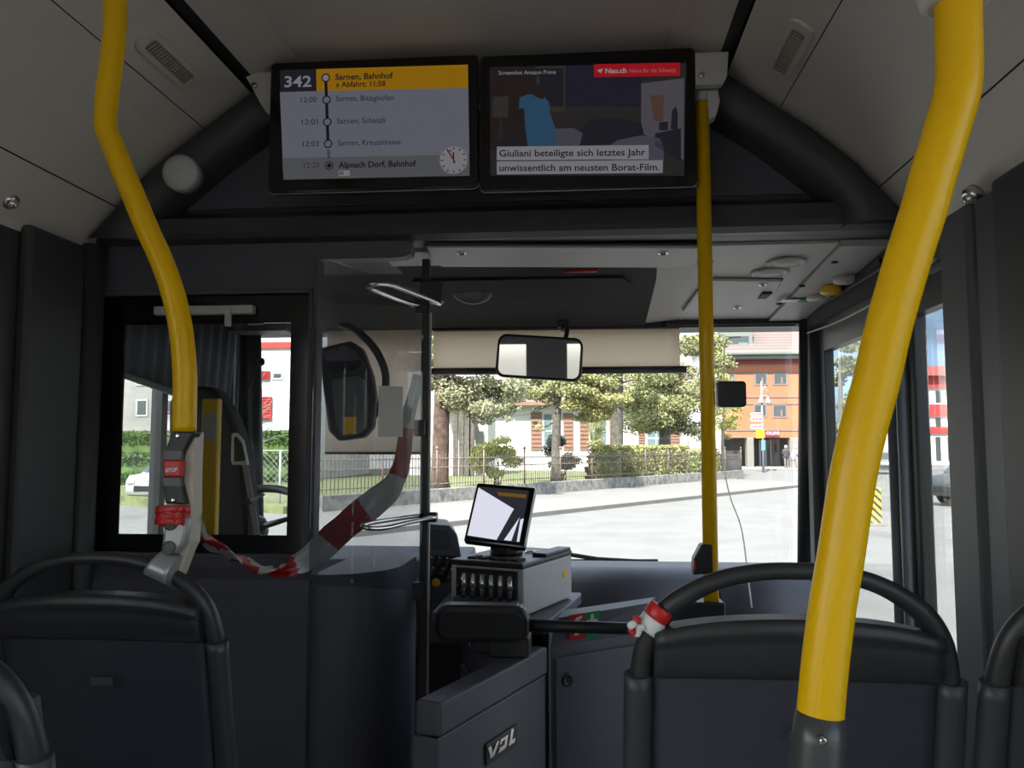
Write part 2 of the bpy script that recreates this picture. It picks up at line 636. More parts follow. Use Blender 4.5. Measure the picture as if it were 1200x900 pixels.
# ------------------------------------------------------------------ the arched bulkhead under the ceiling
outer = [(0, 2.44), (0.65, 2.425), (0.69, 2.408), (0.82, 2.312), (0.90, 2.256), (0.97, 2.198), (1.03, 2.143), (1.12, 2.036), (1.2, 1.968)]
inner = [(0, 2.33), (0.55, 2.325), (0.66, 2.285), (0.78, 2.20), (0.87, 2.125), (0.945, 2.065), (0.985, 2.03), (1.0, 2.0), (1.0, 1.968)]
b = MB().m('dark_plastic')
y0, y1 = BULK - .10, BULK + .05
for s in (-1, 1):
    for i in range(len(outer) - 1):
        (a, za), (c, zc) = outer[i], outer[i + 1]
        (p, zp), (q, zq) = inner[i], inner[i + 1]
        yo = y0 + .05
        ym = y0
        # rounded front edge: outer lip, crown, inner lip, then the depth
        A1, C1 = V(XC + s * a, yo, za), V(XC + s * c, yo, zc)
        f1, f2 = .25, .80
        L = lambda u, zu, w, zw, f, y: V(XC + s * (u + (w - u) * f), y, zu + (zw - zu) * f)
        A2, C2 = L(a, za, p, zp, f1, ym), L(c, zc, q, zq, f1, ym)
        A3, C3 = L(a, za, p, zp, f2, ym + .01), L(c, zc, q, zq, f2, ym + .01)
        A4, C4 = V(XC + s * p, ym + .05, zp), V(XC + s * q, ym + .05, zq)
        A5, C5 = V(XC + s * p, y1, zp), V(XC + s * q, y1, zq)
        A0, C0 = V(XC + s * a, y1, za), V(XC + s * c, y1, zc)
        for p4 in ((A0, A1, C1, C0), (A1, A2, C2, C1), (A2, A3, C3, C2), (A3, A4, C4, C3), (A4, A5, C5, C4)):
            b.quad(*p4, smooth=True)
bmesh.ops.remove_doubles(b.bm, verts=b.bm.verts[:], dist=1e-4)
# recessed face
face = [V(XC + x, y1 - .01, z) for x, z in inner] + [V(XC - x, y1 - .01, z) for x, z in inner[::-1]]
b.prism(face, (0, .03, 0))
# bottom beam
b.prism([V(XL, y0 + .065, 1.975), V(XL, y0 + .055, 1.99), V(XL, y0 + .06, 2.035), V(XL, y0 + .10, 2.06), V(XL, y1 + .1, 2.06), V(XL, y1 + .1, 1.975), V(XL, y0 + .1, 1.966)],
        (2 * HW, 0, 0))
struct(b.build('wall_front'))

# inset cover panel on the bulkhead, with its four rounded corners
tp = [(XC + x, z) for x, z in [(-.93, 2.085), (-.95, 2.10), (-.94, 2.125), (-.84, 2.215), (-.72, 2.29), (-.60, 2.315), (.60, 2.315), (.72, 2.29), (.84, 2.215), (.94, 2.125), (.95, 2.10), (.93, 2.085)]]
b = MB().m('dark_panel')
b.prism([V(x, y1 - .018, z) for x, z in tp], (0, .012, 0))
cover = b.build('cover_panel')
tag(cover, 'long dark inset panel filling the arch behind the two displays', 'panel')
for x in (-.91, .91):
    MB().m('soft_black').lathe(V(XC + x, y1 - .018, 2.105), [(.006, 0), (.006, .002), (.003, .003)], (0, -1, 0), 10).build('screw', parent=cover)

# round cream loudspeaker cover on the left end of the arch
c = at(212, 203, y0 + .002)
sp = empty('speaker_cover', c, 'round cream cover on the left end of the dark arch', 'cover')
nrm = V(.10, -1, -.10).normalized()
MB().m('light_grey').lathe(c, [(.050, -.03), (.050, .004), (.045, .010), (.030, .014), (0, .016)], nrm, 32).build('dome', parent=sp)
MB().m('mid_grey').lathe(c, [(.054, -.035), (.054, .002), (.051, .004)], nrm, 32).build('rim', parent=sp)

# ------------------------------------------------------------------ driver partition with its window
pw = dict(x0=-1.445, x1=-.80, z0=1.055, z1=1.815)
T = .05
b = MB().m('dark_panel')
yp0, yp1 = BULK, BULK + T
b.box2((XL, yp0, 0), (-.775, yp1, pw['z0'] - .0))
b.prism([V(XL, yp0 + .001, 0), V(XL, yp0 - .035, 0), V(XL, yp0 - .035, .955), V(XL, yp0 - .026, .985), V(XL, yp0 + .001, 1.015)], (-.775 - XL, 0, 0))
b.box2((XL, yp0, pw['z0']), (pw['x0'], yp1, pw['z1']))
b.box2((pw['x1'], yp0, pw['z0']), (-.775, yp1, pw['z1']))
b.box2((XL, yp0, pw['z1']), (-.775, yp1, 1.975))
# lower end: a rounded column that turns forward
for i in range(14):
    a0, a1 = radians(90 * i / 14), radians(90 * (i + 1) / 14)
    R = .215
    p = lambda a, r: V(-.775 + r * sin(a), BULK + R - r * cos(a), 0)
    q = [p(a0, R), p(a1, R), p(a1, R - .05), p(a0, R - .05)]
    b.prism(q, (0, 0, .985))
b.box2((-.61, BULK + .215, 0), (-.56, BULK + .42, .985))
# sloped cap of the column
cap = [V(-.775, BULK, .985)] + [V(-.775 + .215 * sin(radians(a)), BULK + .215 - .215 * cos(radians(a)), .985) for a in range(0, 91, 9)] + [V(-.56, BULK + .42, .985), V(-.775, BULK + .42, .985)]
b.prism(cap, (0, 0, .012))
# header panel with rounded end
b.box2((-.775, yp0, 1.915), (-.56, yp1, 1.975))
b.prism([V(-.56, yp0, 1.915), V(-.52, yp0, 1.918), V(-.50, yp0, 1.925), V(-.495, yp0, 1.95), V(-.51, yp0, 1.975), V(-.56, yp0, 1.975)], (0, T, 0))
struct(b.build('wall_partition'))

win = MB().m('display_black')
win_root = None
fx0, fx1, fz0, fz1 = pw['x0'], pw['x1'], pw['z0'], pw['z1']
a, c = at(144, 380, BULK), at(334, 628, BULK)
gx0, gx1, gz0, gz1 = a.x, c.x, c.z, a.z
yf = BULK + .012
win.box2((fx0, yf, fz0), (gx0, yf + .008, fz1)); win.box2((gx1, yf, fz0), (fx1, yf + .008, fz1))
win.box2((gx0, yf, fz0), (gx1, yf + .008, gz0)); win.box2((gx0, yf, gz1), (gx1, yf + .008, fz1))
w2 = win.build('window_2')
struct(w2)
MB().m('partition_glass').box2((gx0, yf + .002, gz0), (gx1, yf + .006, gz1)).build('pane', parent=w2)
fr = MB().m('pillar_grey')
e = .012
for (p, q) in (((fx0 - e, fz0 - e), (fx0, fz1 + e)), ((fx1, fz0 - e), (fx1 + e, fz1 + e)), ((fx0 - e, fz0 - e), (fx1 + e, fz0)), ((fx0 - e, fz1), (fx1 + e, fz1 + e))):
    fr.box2((p[0], BULK - .006, p[1]), (q[0], BULK + .02, q[1]), bevel=.003)
fr.build('frame', parent=w2)

# grey slide rail with latch at the top of the partition window
a, c = at(183, 360, BULK), at(298, 368, BULK)
rl = empty('slide_rail', (a.x, BULK, c.z), 'pale grey slide rail along the top of the driver cab window', 'rail')
MB().m('light_grey').box2((a.x, BULK - .016, c.z), (c.x, BULK + .012, a.z), bevel=.003).build('bar', parent=rl)
l0, l1 = at(268, 362, BULK), at(274, 384, BULK)
k = MB().m('vent_cream'); k.box2((l0.x, BULK - .03, l1.z), (l1.x, BULK - .014, l0.z), bevel=.004)
k.build('latch', parent=rl)

# ------------------------------------------------------------------ front part: ceiling, header, windscreen
b = MB().m('ceiling_front')
zf = 1.965
# flat grey ceiling right of the recess and ahead of the bulkhead
def zplane(y): return zf - .08 * (y - 2.44)
def slope(x0, x1, y0_, y1_, drop=0.0):
    b.prism([V(x0, y0_, zplane(y0_) - drop), V(x0, y1_, zplane(y1_) - drop), V(x0, y1_, zplane(y1_) + .03), V(x0, y0_, zplane(y0_) + .03)], (x1 - x0, 0, 0))
slope(-.62, .76, BULK + .14, 2.58)
slope(.42, .76, 2.58, 3.40)
slope(.765, XR, BULK + .14, 3.40, .010)
HP = [(2.56, 1.990), (2.70, 1.972), (2.98, 1.928), (3.25, 1.890), (3.40, 1.872)]
def hz(y):
    for (ya, za_), (yb_, zb_) in zip(HP[:-1], HP[1:]):
        if y <= yb_: return za_ + (zb_ - za_) * (y - ya) / (yb_ - ya)
    return HP[-1][1]
def blend(u, v):
    y = 2.58 + .80 * v
    k = u * u * (3 - 2 * u)
    return V(.22 + .20 * u, y, (hz(y) + .002) * (1 - k) + zplane(y) * k)
b.slab(blend, 14, 10, (0, 0, .012))
struct(b.build('ceiling_front'))
b = MB().m('dark_plastic')
b.box2((XL, BULK + .14, zf + .0), (-.62, BULK + .50, zf + .02))
struct(b.build('ceiling_driver'))

# dark header box above the windscreen (route sign box) with sloped face
b = MB().m('header_dark')
prof = HP + [(3.46, 1.868), (3.46, 2.3), (2.56, 2.3)]
b.prism([V(XL, y, z) for y, z in prof], (.26 - XL, 0, 0))
b.box2((.34, 3.38, 1.868), (XR, 3.46, 2.0), bevel=.008)
struct(b.build('header_box'))
hb = MB().m('header_dark')
q = [(-.60, 2.80), (.14, 2.80), (.17, 2.86), (.17, 3.14), (.14, 3.18), (-.60, 3.18)]
hb.prism([V(x, y, hz(y) - .009) for x, y in q], (0, 0, .006))
o = hb.build('header_cover'); tag(o, 'dark sloping cover above the windscreen, behind the pale flap', 'cover')
# front roof outside skin and front body below the windscreen
b = MB().m('dark_plastic')
b.box2((XL - .06, 3.46, 1.868), (XR + .06, 3.62, 2.5)); b.box2((XL, 3.58, 0), (XR, 3.66, .80))
struct(b.build('wall_windscreen'))

b = MB().m('clear_glass')
def wsf(u, v):
    x = XL + .05 + (XR - XL - .10) * u
    t = (x - XC) / HW
    return V(x, 3.62 - .20 * t * t + (1 - v) * .10, .78 + 1.10 * v)
b.slab(wsf, 24, 2, (0, .006, 0))
struct(b.build('window_1'))

# A pillars
b = MB().m('black_plastic')
p0, p1 = V(XR + .008, 3.37, 1.92), V(XR + .005, 3.52, .7)
b.tube([p0, p1], .030, 12, flat=1.5); b.box2((XR - .012, 3.335, 0), (XR + .05, 3.40, 1.95), bevel=.008)
struct(b.build('trim_6'))
b = MB().m('black_plastic')
p0, p1 = V(XL + .045, 3.38, 1.92), V(XL + .06, 3.46, .7)
b.tube([p0, p1], .034, 12, flat=1.3); b.box2((XL - .05, 3.32, 0), (XL + .02, 3.45, 1.95), bevel=.01)
struct(b.build('trim_7'))
# driver's side window
b = MB().m('clear_glass'); b.box2((XL - .035, 2.45, .95), (XL - .029, 3.32, 1.86)); w3 = struct(b.build('window_3'))
b = MB().m('black_plastic')
b.box2((XL - .05, 2.76, .95), (XL - .01, 2.80, 1.86)); b.box2((XL - .05, 3.15, .95), (XL - .01, 3.18, 1.86)); b.build('mullion', parent=w3)

# ------------------------------------------------------------------ passenger door on the right
XD = XR + .045
dr = MB().m('black_plastic')
def leaf(y0, y1, name, glabel=None):
    f = MB().m('black_plastic')
    w = .055
    f.box2((XD - .02, y0, .04), (XD + .02, y0 + w, 1.83), bevel=.006); f.box2((XD - .02, y1 - w, .04), (XD + .02, y1, 1.83), bevel=.006)
    f.box2((XD - .02, y0 + w, 1.74), (XD + .02, y1 - w, 1.83)); f.box2((XD - .02, y0 + w, .04), (XD + .02, y1 - w, .14))
    d = struct(f.build(name))
    MB().m('door_glass').box2((XD - .004, y0 + w - .01, .13), (XD + .004, y1 - w + .01, 1.75)).build('pane', parent=d)
    g = MB().m('pillar_grey')
    g.cyl((XD - .05, y0 + .03 if y1 > 3 else y1 - .03, .15), (XD - .05, y0 + .03 if y1 > 3 else y1 - .03, 1.75), .013)
    g.build('pole', parent=d)
    return d
leaf(2.47, 3.32, 'door_1')
leaf(1.62, 2.455, 'door_2')
s = MB().m('grey_plastic')
s.box2((XD - .03, 2.44, .05), (XD - .012, 2.48, 1.83), bevel=.004)
struct(s.build('trim_8'))
# door drive housing over the door
hd = empty('door_mechanism', (XR - .09, 2.25, 1.80), 'dark door drive housing running above the passenger door', 'housing')
MB().m('header_dark').prism([V(XR - .018, 2.24, 1.952), V(XR - .018, 2.24, 1.88), V(XR - .012, 2.24, 1.845), V(XR - .001, 2.24, 1.84), V(XR - .001, 2.24, 1.952)], (0, 1.08, 0)).build('housing', parent=hd)
MB().m('grey_plastic').box2((XR - .021, 2.26, 1.895), (XR - .016, 3.25, 1.901)).build('edge_strip', parent=hd)
for y in (2.5, 2.75, 3.0): MB().m('soft_black').box2((XR - .026, y, 1.915), (XR - .016, y + .12, 1.935), bevel=.003).build('hinge_cover', parent=hd)

# =====================================================================================
#  DISPLAYS
# =====================================================================================
YM = 2.12


def display(name, px0, py0, px1, py1, label):
    a, c = at(px0, py0, YM), at(px1, py1, YM)
    cx, w, h = (a.x + c.x) / 2, c.x - a.x, a.z - c.z
    r = empty(name, (cx, YM + .03, c.z), label, 'display')
    cz = (a.z + c.z) / 2
    MB().m('display_black').prism([V(cx + x, YM, cz + z) for x, z in rrect(w, h, .014)], (0, .035, 0), bevel=.003).build('housing', parent=r)
    bz = MB().m('mid_grey')
    bz.tube([V(cx + x, YM + .012, cz + z) for x, z in rrect(w + .001, h + .001, .014)[11:24]], .0022, 6)
    bz.build('metal_edge', parent=r)
    return r


def panel(root, name, m, pts, layer, th=.0004):
    """flat lit patch on the screen face, points in pixels"""
    b = MB().m(m)
    y = YM - .0006 * layer
    P = [at(px, py, y) for px, py in pts]
    b.prism(P, (0, th, 0))
    return b.build(name, parent=root)


def rectp(x0, y0, x1, y1):
    return [(x0, y0), (x1, y0), (x1, y1), (x0, y1)]


def disc(px, py, r, y, n=24):
    c = at(px, py, y)
    return [c + V(r * cos(2 * pi * k / n), 0, r * sin(2 * pi * k / n)) for k in range(n)]


def line(root, name, *args, **kw):
    t_ = MB()
    wr(t_, *args, **kw)
    return t_.build(name, parent=root)


def wr(bm, s, p0, p1, layer, size_px, bold=0.0, m=None, font=None):
    """lettering from pixel p0 (base line left) to p1 (base line right)"""
    if m: bm.m(m)
    y = YM - .0006 * layer
    a, c = at(*p0, y), at(*p1, y)
    ux = (c - a).normalized()
    uz = V(0, 0, 1)
    bm.text(s, a, ux, uz, size=size_px * YM / F_PX * 1.02, width=(c - a).length, bold=bold, font=font)


D1 = display('passenger_display', 317.5, 74, 560, 219, 'left ceiling display listing the stops of bus line 342')
K = lambda x, y: (300 + x * 280 / 1200, 50 + y * 280 / 1200)     # crop to frame
panel(D1, 'screen', 'lcd_white', [K(120, 245), K(1066, 225), K(1073, 668), K(138, 688)], 1)
panel(D1, 'destination_bar', 'lcd_grey', [K(132, 580), K(1071, 562), K(1073, 668), K(138, 688)], 2)
panel(D1, 'header_bar', 'lcd_orange', [K(302, 133), K(1064, 110), K(1066, 226), K(304, 243)], 2)
panel(D1, 'line_number_box', 'lcd_slate', [K(120, 138), K(302, 133), K(304, 243), K(120, 248)], 2)
line(D1, 'line_number', '342', K(142, 223), K(278, 220), 4, 19.5, .02, 'lcd_caption', FONT)
for txt, p0, p1, sz, bd in (('Sarnen, Bahnhof', (398, 187), (688, 178), 10.5, .022), ('» Abfahrt: 11:58', (400, 223), (650, 218), 9.6, .018), ('Sarnen, Bitzighofen', (401, 294), (691, 289), 9.8, 0),
                            ('Sarnen, Schatzli', (406, 407), (647, 402), 9.8, 0), ('Sarnen, Kreuzstrasse', (411, 517), (726, 510), 9.8, 0), ('Alpnach Dorf, Bahnhof', (414, 629), (804, 620), 10.5, .022)):
    line(D1, 'stop_name', txt, K(*p0), K(*p1), 4, sz, bd, 'lcd_ink', FONT)
for txt, yy in (('12:00', 300), ('12:01', 411), ('12:03', 521)):
    dx = (yy - 300) * .045
    line(D1, 'departure_time', txt, K(225 + dx, yy), K(305 + dx, yy - 2), 4, 9.4, 0, 'lcd_ink', FONT)
line(D1, 'departure_time', '12:20', K(240, 629), K(317, 627), 4, 9.4, 0, 'lcd_grey_ink', FONT)
t = MB().m('lcd_ink')
y = YM - .0006 * 4
pts = [K(350, 176), K(354, 287), K(358, 398), K(362, 508)]
for a, c in zip(pts[:-1], pts[1:]):
    A, C = at(*a, y), at(*c, y); t.prism([A - V(.0042, 0, 0), A + V(.0042, 0, 0), C + V(.0042, 0, 0), C - V(.0042, 0, 0)], (0, .0003, 0))
for k in range(5):
    A = at(*K(363.5 + k * .6, 540 + k * 9), y); t.prism([A + V(-.0042, 0, -.0012), A + V(.0042, 0, -.0012), A + V(.0042, 0, .0012), A + V(-.0042, 0, .0012)], (0, .0003, 0))
for p in pts + [K(367, 617)]:
    t.prism(disc(*p, .0122, y - .0003), (0, .0003, 0))
t.m('lcd_white')
for p in pts: t.prism(disc(*p, .0088, y - .0009), (0, .0003, 0))
t.m('lcd_caption'); t.prism(disc(*pts[0], .0088, y - .0012), (0, .0003, 0))
t.m('lcd_grey'); t.prism(disc(*K(367, 617), .0098, y - .0009), (0, .0003, 0))
t.m('lcd_ink'); t.prism(disc(*K(367, 617), .0065, y - .0014), (0, .0003, 0))
t.build('route_line', parent=D1)
t = MB().m('lcd_caption')
P = [at(*K(*q), y) for q in ((414, 642), (470, 640), (472, 668), (416, 671))]; t.prism(P, (0, .0003, 0))
wr(t, 'RE', K(420, 664), K(440, 662), 6, 5.5, .02, 'lcd_ink')
t.build('train_tag', parent=D1)
ck = MB().m('lcd_caption')
cp = K(993, 590)
ck.prism(disc(*cp, .0385, y - .0004, 40), (0, .0003, 0))
c0 = at(*cp, y - .0010)
ck.m('lcd_ink')
def hand(ang, r0, r1, w):
    d = V(sin(ang), 0, cos(ang)); nn = V(cos(ang), 0, -sin(ang))
    ck.prism([c0 + d * r0 - nn * w, c0 + d * r0 + nn * w, c0 + d * r1 + nn * w, c0 + d * r1 - nn * w], (0, .0003, 0))
for k in range(12): hand(k * pi / 6, .029, .0355, .0014)
hand(radians(-3), -.008, .022, .0018)
hand(radians(-32), -.008, .035, .0014)
ck.m('lcd_red'); c0 = at(*cp, y - .0016); hand(radians(-20), -.004, .028, .0006); 
c0 = c0 + V(sin(radians(-20)) * .028, -.0002, cos(radians(-20)) * .028)
ck.prism([c0 + V(.003 * cos(k * pi / 6), 0, .003 * sin(k * pi / 6)) for k in range(12)], (0, .0003, 0))
ck.build('clock_face', parent=D1)

D2 = display('passenger_display', 563, 66, 817, 217, 'right ceiling display showing a news picture of a bedroom with a two-line caption')
K = lambda x, y: (560 + x * 280 / 1200, 50 + y * 280 / 1200)
panel(D2, 'screen', 'lcd_room', [K(60, 122), K(1046, 104), K(1036, 668), K(62, 668)], 1)
pic = MB()
def pp(m, pts, layer):
    pic.m(m)
    pic.prism([at(*K(*q), YM - .0006 * layer) for q in pts], (0, .0003, 0))
pp('lcd_brown', [(62, 122), (290, 118), (290, 520), (62, 540)], 2)
pp('lcd_room_violet', [(440, 115), (820, 112), (820, 320), (440, 320)], 2)
pp('lcd_cream', [(75, 272), (155, 268), (150, 375), (72, 375)], 3)             # lamp shade
pp('lcd_room', [(108, 375), (122, 375), (128, 490), (100, 490)], 3)
pp('lcd_cream', [(290, 118), (440, 116), (440, 350), (300, 345)], 3)            # picture on the wall
pp('lcd_slate', [(310, 130), (428, 128), (430, 322), (318, 318)], 4)
pp('lcd_room_light', [(820, 205), (1036, 178), (1034, 590), (820, 450)], 3)     # doorway to the next room
pp('lcd_tan', [(865, 265), (935, 262), (930, 395), (885, 395)], 4)              # curtain
pp('lcd_slate', [(890, 455), (1020, 430), (1020, 590), (890, 520)], 4)
pp('lcd_slate', [(910, 400), (955, 395), (955, 440), (910, 440)], 5)
pp('lcd_slate', [(975, 340), (995, 320), (1005, 360), (1002, 435), (968, 435)], 5)
pp('lcd_slate', [(510, 440), (560, 385), (700, 380), (820, 400), (835, 460), (720, 500), (500, 515)], 3)   # luggage on the bed
pp('lcd_bed', [(380, 432), (480, 428), (528, 455), (510, 515), (380, 520)], 4)  # pillow
pp('lcd_bed', [(700, 490), (820, 465), (915, 480), (935, 530), (930, 655), (850, 660), (600, 560)], 4)     # bed linen
pp('lcd_slate', [(130, 490), (230, 470), (240, 540), (130, 540)], 3)
pp('lcd_blue', [(210, 275), (255, 258), (330, 268), (358, 300), (362, 350), (395, 450), (388, 520), (250, 520), (232, 370), (205, 330)], 5)   # person in blue
pp('lcd_brown', [(270, 225), (300, 208), (335, 215), (345, 260), (325, 285), (285, 270)], 6)
pp('lcd_brown', [(208, 330), (232, 330), (236, 400), (215, 400)], 6)
pic.build('news_picture', parent=D2)
panel(D2, 'caption_box', 'lcd_caption', [K(95, 522), K(858, 514), K(858, 585), K(95, 591)], 8)
panel(D2, 'caption_box', 'lcd_caption', [K(95, 596), K(928, 590), K(928, 654), K(95, 662)], 8)
panel(D2, 'source_box', 'lcd_slate', [K(93, 134), K(406, 128), K(406, 165), K(93, 171)], 8)
panel(D2, 'brand_bar', 'lcd_red', [K(583, 108), K(1016, 100), K(1014, 166), K(583, 173)], 8)
line(D2, 'caption_line', 'Giuliani beteiligte sich letztes Jahr', K(108, 572), K(842, 566), 10, 11.5, .012, 'lcd_ink')
line(D2, 'caption_line', 'unwissentlich am neusten Borat-Film.', K(108, 645), K(912, 641), 10, 11.5, .012, 'lcd_ink')
line(D2, 'source_line', 'Screenshot Amazon Prime', K(104, 161), K(392, 157), 10, 7.2, 0, 'lcd_bright')
line(D2, 'brand_lettering', 'Nau.ch', K(640, 153), K(747, 151), 10, 8.4, .03, 'lcd_bright')
line(D2, 'brand_slogan', 'News für die Schweiz.', K(762, 151), K(998, 147), 10, 7.2, 0, 'lcd_pale_red')
t = MB()
t.m('lcd_bright')
yy = YM - .006
t.prism([at(*K(*q), yy) for q in ((598, 138), (630, 130), (618, 154))], (0, .0003, 0))
t.build('brand_arrow', parent=D2)

bk = empty('display_bracket', V((-.93 + .39) / 2, 2.17, 2.30), 'pale grey sheet metal beam carrying the two displays', 'bracket')
a, c = at(287, 84, 2.165), at(853, 128, 2.165)
b = MB().m('bracket_grey')
zt, zb = 2.425, 2.315
b.prism([V(a.x, 2.16, zt), V(a.x + .05, 2.16, zt - .09), V(a.x + .07, 2.16, zb - .01), V(c.x - .03, 2.16, zb - .01), V(c.x, 2.16, zt - .01), V(c.x, 2.16, zt)], (0, .03, 0))
b.prism([V(.304, 2.112, 2.405), V(c.x - .005, 2.112, 2.405), V(c.x - .010, 2.112, 2.34), V(c.x - .022, 2.112, 2.318), V(.304, 2.112, 2.318)], (0, .026, 0))
b.build('beam', parent=bk)
for p in ((822, 88), (298, 100)):
    MB().m('chrome').lathe(at(*p, 2.155 if p[0] < 600 else 2.112), [(.009, -.002), (.009, .003), (.005, .006)], (0, -1, 0), 14).build('bolt', parent=bk)

# =====================================================================================
#  CEILING FITTINGS
# =====================================================================================
def on_cove(px, py, sgn):
    """where the ray meets the sloped vent strip; returns point, along, down, normal"""
    (a, za), (c, zc) = cove[0], cove[-1]
    p0 = V(XC + sgn * a, 0, za); dn = V(sgn * (c - a), 0, zc - za).normalized()
    nn = V(0, 1, 0).cross(dn) * (1 if sgn > 0 else -1)
    if nn.z > 0: nn = -nn
    d = ray(px, py)
    t = (p0 - EYE).dot(nn) / d.dot(nn)
    return EYE + d * t, dn, nn


def air_vent(px, py, sgn, label):
    p, dn, nn = on_cove(px, py, sgn)
    r = empty('air_vent', p, label, 'vent')
    al = V(0, 1, 0)
    L, Wd = .26, .066
    b = MB().m('vent_cream')
    out = [(u * 1.0, v) for u, v in rrect(L, Wd, .026, 6)]
    inn = rrect(L - .05, Wd - .030, .012, 6)
    P = lambda u, v, h: p + al * u + dn * v + nn * h
    for i in range(len(out)):
        j = (i + 1) % len(out)
        b.quad(P(*out[i], 0.0), P(*out[j], 0.0), P(*out[j], .008), P(*out[i], .008), smooth=True)
        b.quad(P(*out[i], .008), P(*out[j], .008), P(*inn[j], .010), P(*inn[i], .010))
        b.quad(P(*inn[i], .010), P(*inn[j], .010), P(*inn[j], .001), P(*inn[i], .001))
    b.build('frame', parent=r, fix=False)
    b = MB().m('vent_slot')
    b._face([b.bm.verts.new(P(*q, .002)) for q in inn])
    b.build('slot', parent=r)
    b = MB().m('louvre')
    R = Matrix((al, dn, nn)).transposed()
    k = 17
    for i in range(k):
        b.box(P(-L / 2 + .032 + (L - .064) * i / (k - 1), 0, .006), (.0055, Wd - .031, .004), R)
    b.build('louvre', parent=r)
    return r


air_vent(198, 71, -1, 'cream louvred air vent on the left ceiling strip')
air_vent(926, 59, 1, 'cream louvred air vent on the right ceiling strip')


def spot(px, py, sgn, label):
    x = XC + sgn * 1.165
    p = atx(px, py, x)
    r = empty('reading_light', p, label, 'light')
    nn = V(-sgn * .72, 0, -.70)
    MB().m('chrome').lathe(p - nn * .005, [(.022, -.01), (.024, .006), (.020, .014), (.016, .016)], nn, 24).build('ring', parent=r)
    MB().m('clear_lens').lathe(p - nn * .005, [(.015, .010), (.013, .020), (.006, .026), (0, .028)], nn, 20).build('lens', parent=r)
spot(12, 236, -1, 'small chrome spot light at the lower edge of the left ceiling panel')
spot(1139, 230, 1, 'small chrome spot light at the lower edge of the right ceiling panel')

def onc(px, py, drop=0.0):
    """where a pixel's ray meets the sloping front ceiling"""
    d = ray(px, py)
    # z = zf - .08 (y - 2.44) - drop
    t = (zf + .08 * 2.44 - drop - CAM_Z) / (d.z + .08 * d.y)
    return EYE + d * t


# pale hinged flap under the front ceiling
fl = empty('ceiling_flap', V(-.2, 2.6, 1.94), 'long pale grey flap with two round locks above the windscreen', 'flap')
A = [onc(*q, .018) for q in ((500, 290), (822, 291), (815, 310), (798, 314), (518, 313), (508, 308))]
MB().m('ceiling_front').prism(A, (0, 0, .014), bevel=.003).build('panel', parent=fl)
ctr = sum(A, V(0, 0, 0)) / len(A)
MB().m('soft_black').prism([ctr + V((p - ctr).x * 1.012, (p - ctr).y * 1.0 - .016, .0145) for p in A], (0, 0, .004)).build('seal', parent=fl)
for px in (541, 777):
    p = onc(px, 296.5, .018)
    k = MB().m('chrome'); k.lathe(p + V(0, 0, .002), [(.017, 0), (.017, .004), (.012, .006)], (0, 0, -1), 20)
    k.m('soft_black').lathe(p + V(0, 0, -.002), [(.009, 0), (.008, .004)], (0, 0, -1), 14)
    k.build('lock', parent=fl)

# right hatch with locks
fl = empty('ceiling_hatch', V(.45, 2.95, 1.95), 'small grey ceiling hatch with two locks right of the middle yellow pole', 'hatch')
A = [onc(*q, .001) for q in ((828, 325), (916, 326), (905, 345), (878, 363), (800, 362))]
MB().m('soft_black').prism([p + (p - A[0]).normalized() * .006 for p in A], (0, 0, -.003)).build('seal', parent=fl)
MB().m('ceiling_front').prism(A, (0, 0, -.012), bevel=.003).build('panel', parent=fl)
for px, py in ((894, 333), (864, 360)):
    p = onc(px, py, .013)
    k = MB().m('chrome'); k.lathe(p + V(0, 0, .002), [(.016, 0), (.016, .005), (.011, .007)], (0, 0, -1), 20)
    k.m('soft_black').lathe(p + V(0, 0, -.002), [(.008, 0), (.007, .004)], (0, 0, -1), 14)
    k.build('lock', parent=fl)
p = onc(896, 346, .013)
MB().m('soft_black').box(p, (.035, .10, .01), bevel=.004).build('grip', parent=fl)

for px, py, lb in ((921, 307, 'ring-shaped ceiling loudspeaker nearer to the dark arch'), (902, 319, 'ring-shaped ceiling loudspeaker beside the small grey hatch')):
    p = onc(px, py)
    k = MB().m('ceiling_front')
    k.lathe(p, [(.062, -.002), (.062, .006), (.052, .008), (.048, .004), (.040, .004), (.036, .008), (.015, .010), (0, .010)], (0, 0, -1), 30)
    o = k.build('ceiling_loudspeaker'); tag(o, lb, 'loudspeaker')

def puck(name, px, py, r, h, m, lb, cat, rim=None):
    p = onc(px, py, .010)
    k = MB().m(m); k.lathe(p, [(r, -.001), (r, h * .7), (r * .85, h), (0, h)], (0, 0, -1), 28)
    o = k.build(name); tag(o, lb, cat); return o, p
puck('emergency_knob', 974, 336, .036, .026, 'yellow_plastic', 'yellow emergency knob on the ceiling over the door', 'knob')
puck('ceiling_sensor', 989, 325, .036, .020, 'light_grey', 'round pale sensor behind the yellow emergency knob', 'sensor')
puck('ceiling_lamp', 955, 347.5, .030, .014, 'white_plastic', 'round white ceiling lamp left of the yellow emergency knob', 'lamp')
p = onc(1003, 338, .010)
o = MB().m('light_grey').box(p - V(0, 0, .016), (.06, .13, .03), bevel=.006).build('door_sensor'); tag(o, 'pale box-shaped door sensor beside the yellow knob', 'sensor')
p = onc(935, 352, .013)
k = MB().m('white_ink').box(p - V(.03, 0, .0012), (.06, .05, .002)); k.m('green_ink').box(p - V(-.02, 0, .0012), (.04, .05, .002))
o = k.build('sticker'); tag(o, 'white and green sticker on the ceiling over the door', 'sticker')
for px, py, lb in ((940, 335, 'first black screw plug left of the yellow emergency knob'), (913, 356, 'black screw plug in the ceiling cover near the windscreen'), (978, 307, 'black screw plug in the ceiling cover near the dark arch')):
    o = MB().m('soft_black').lathe(onc(px, py, .010), [(.011, -.002), (.011, .003), (0, .004)], (0, 0, -1), 12).build('screw_plug'); tag(o, lb, 'plug')

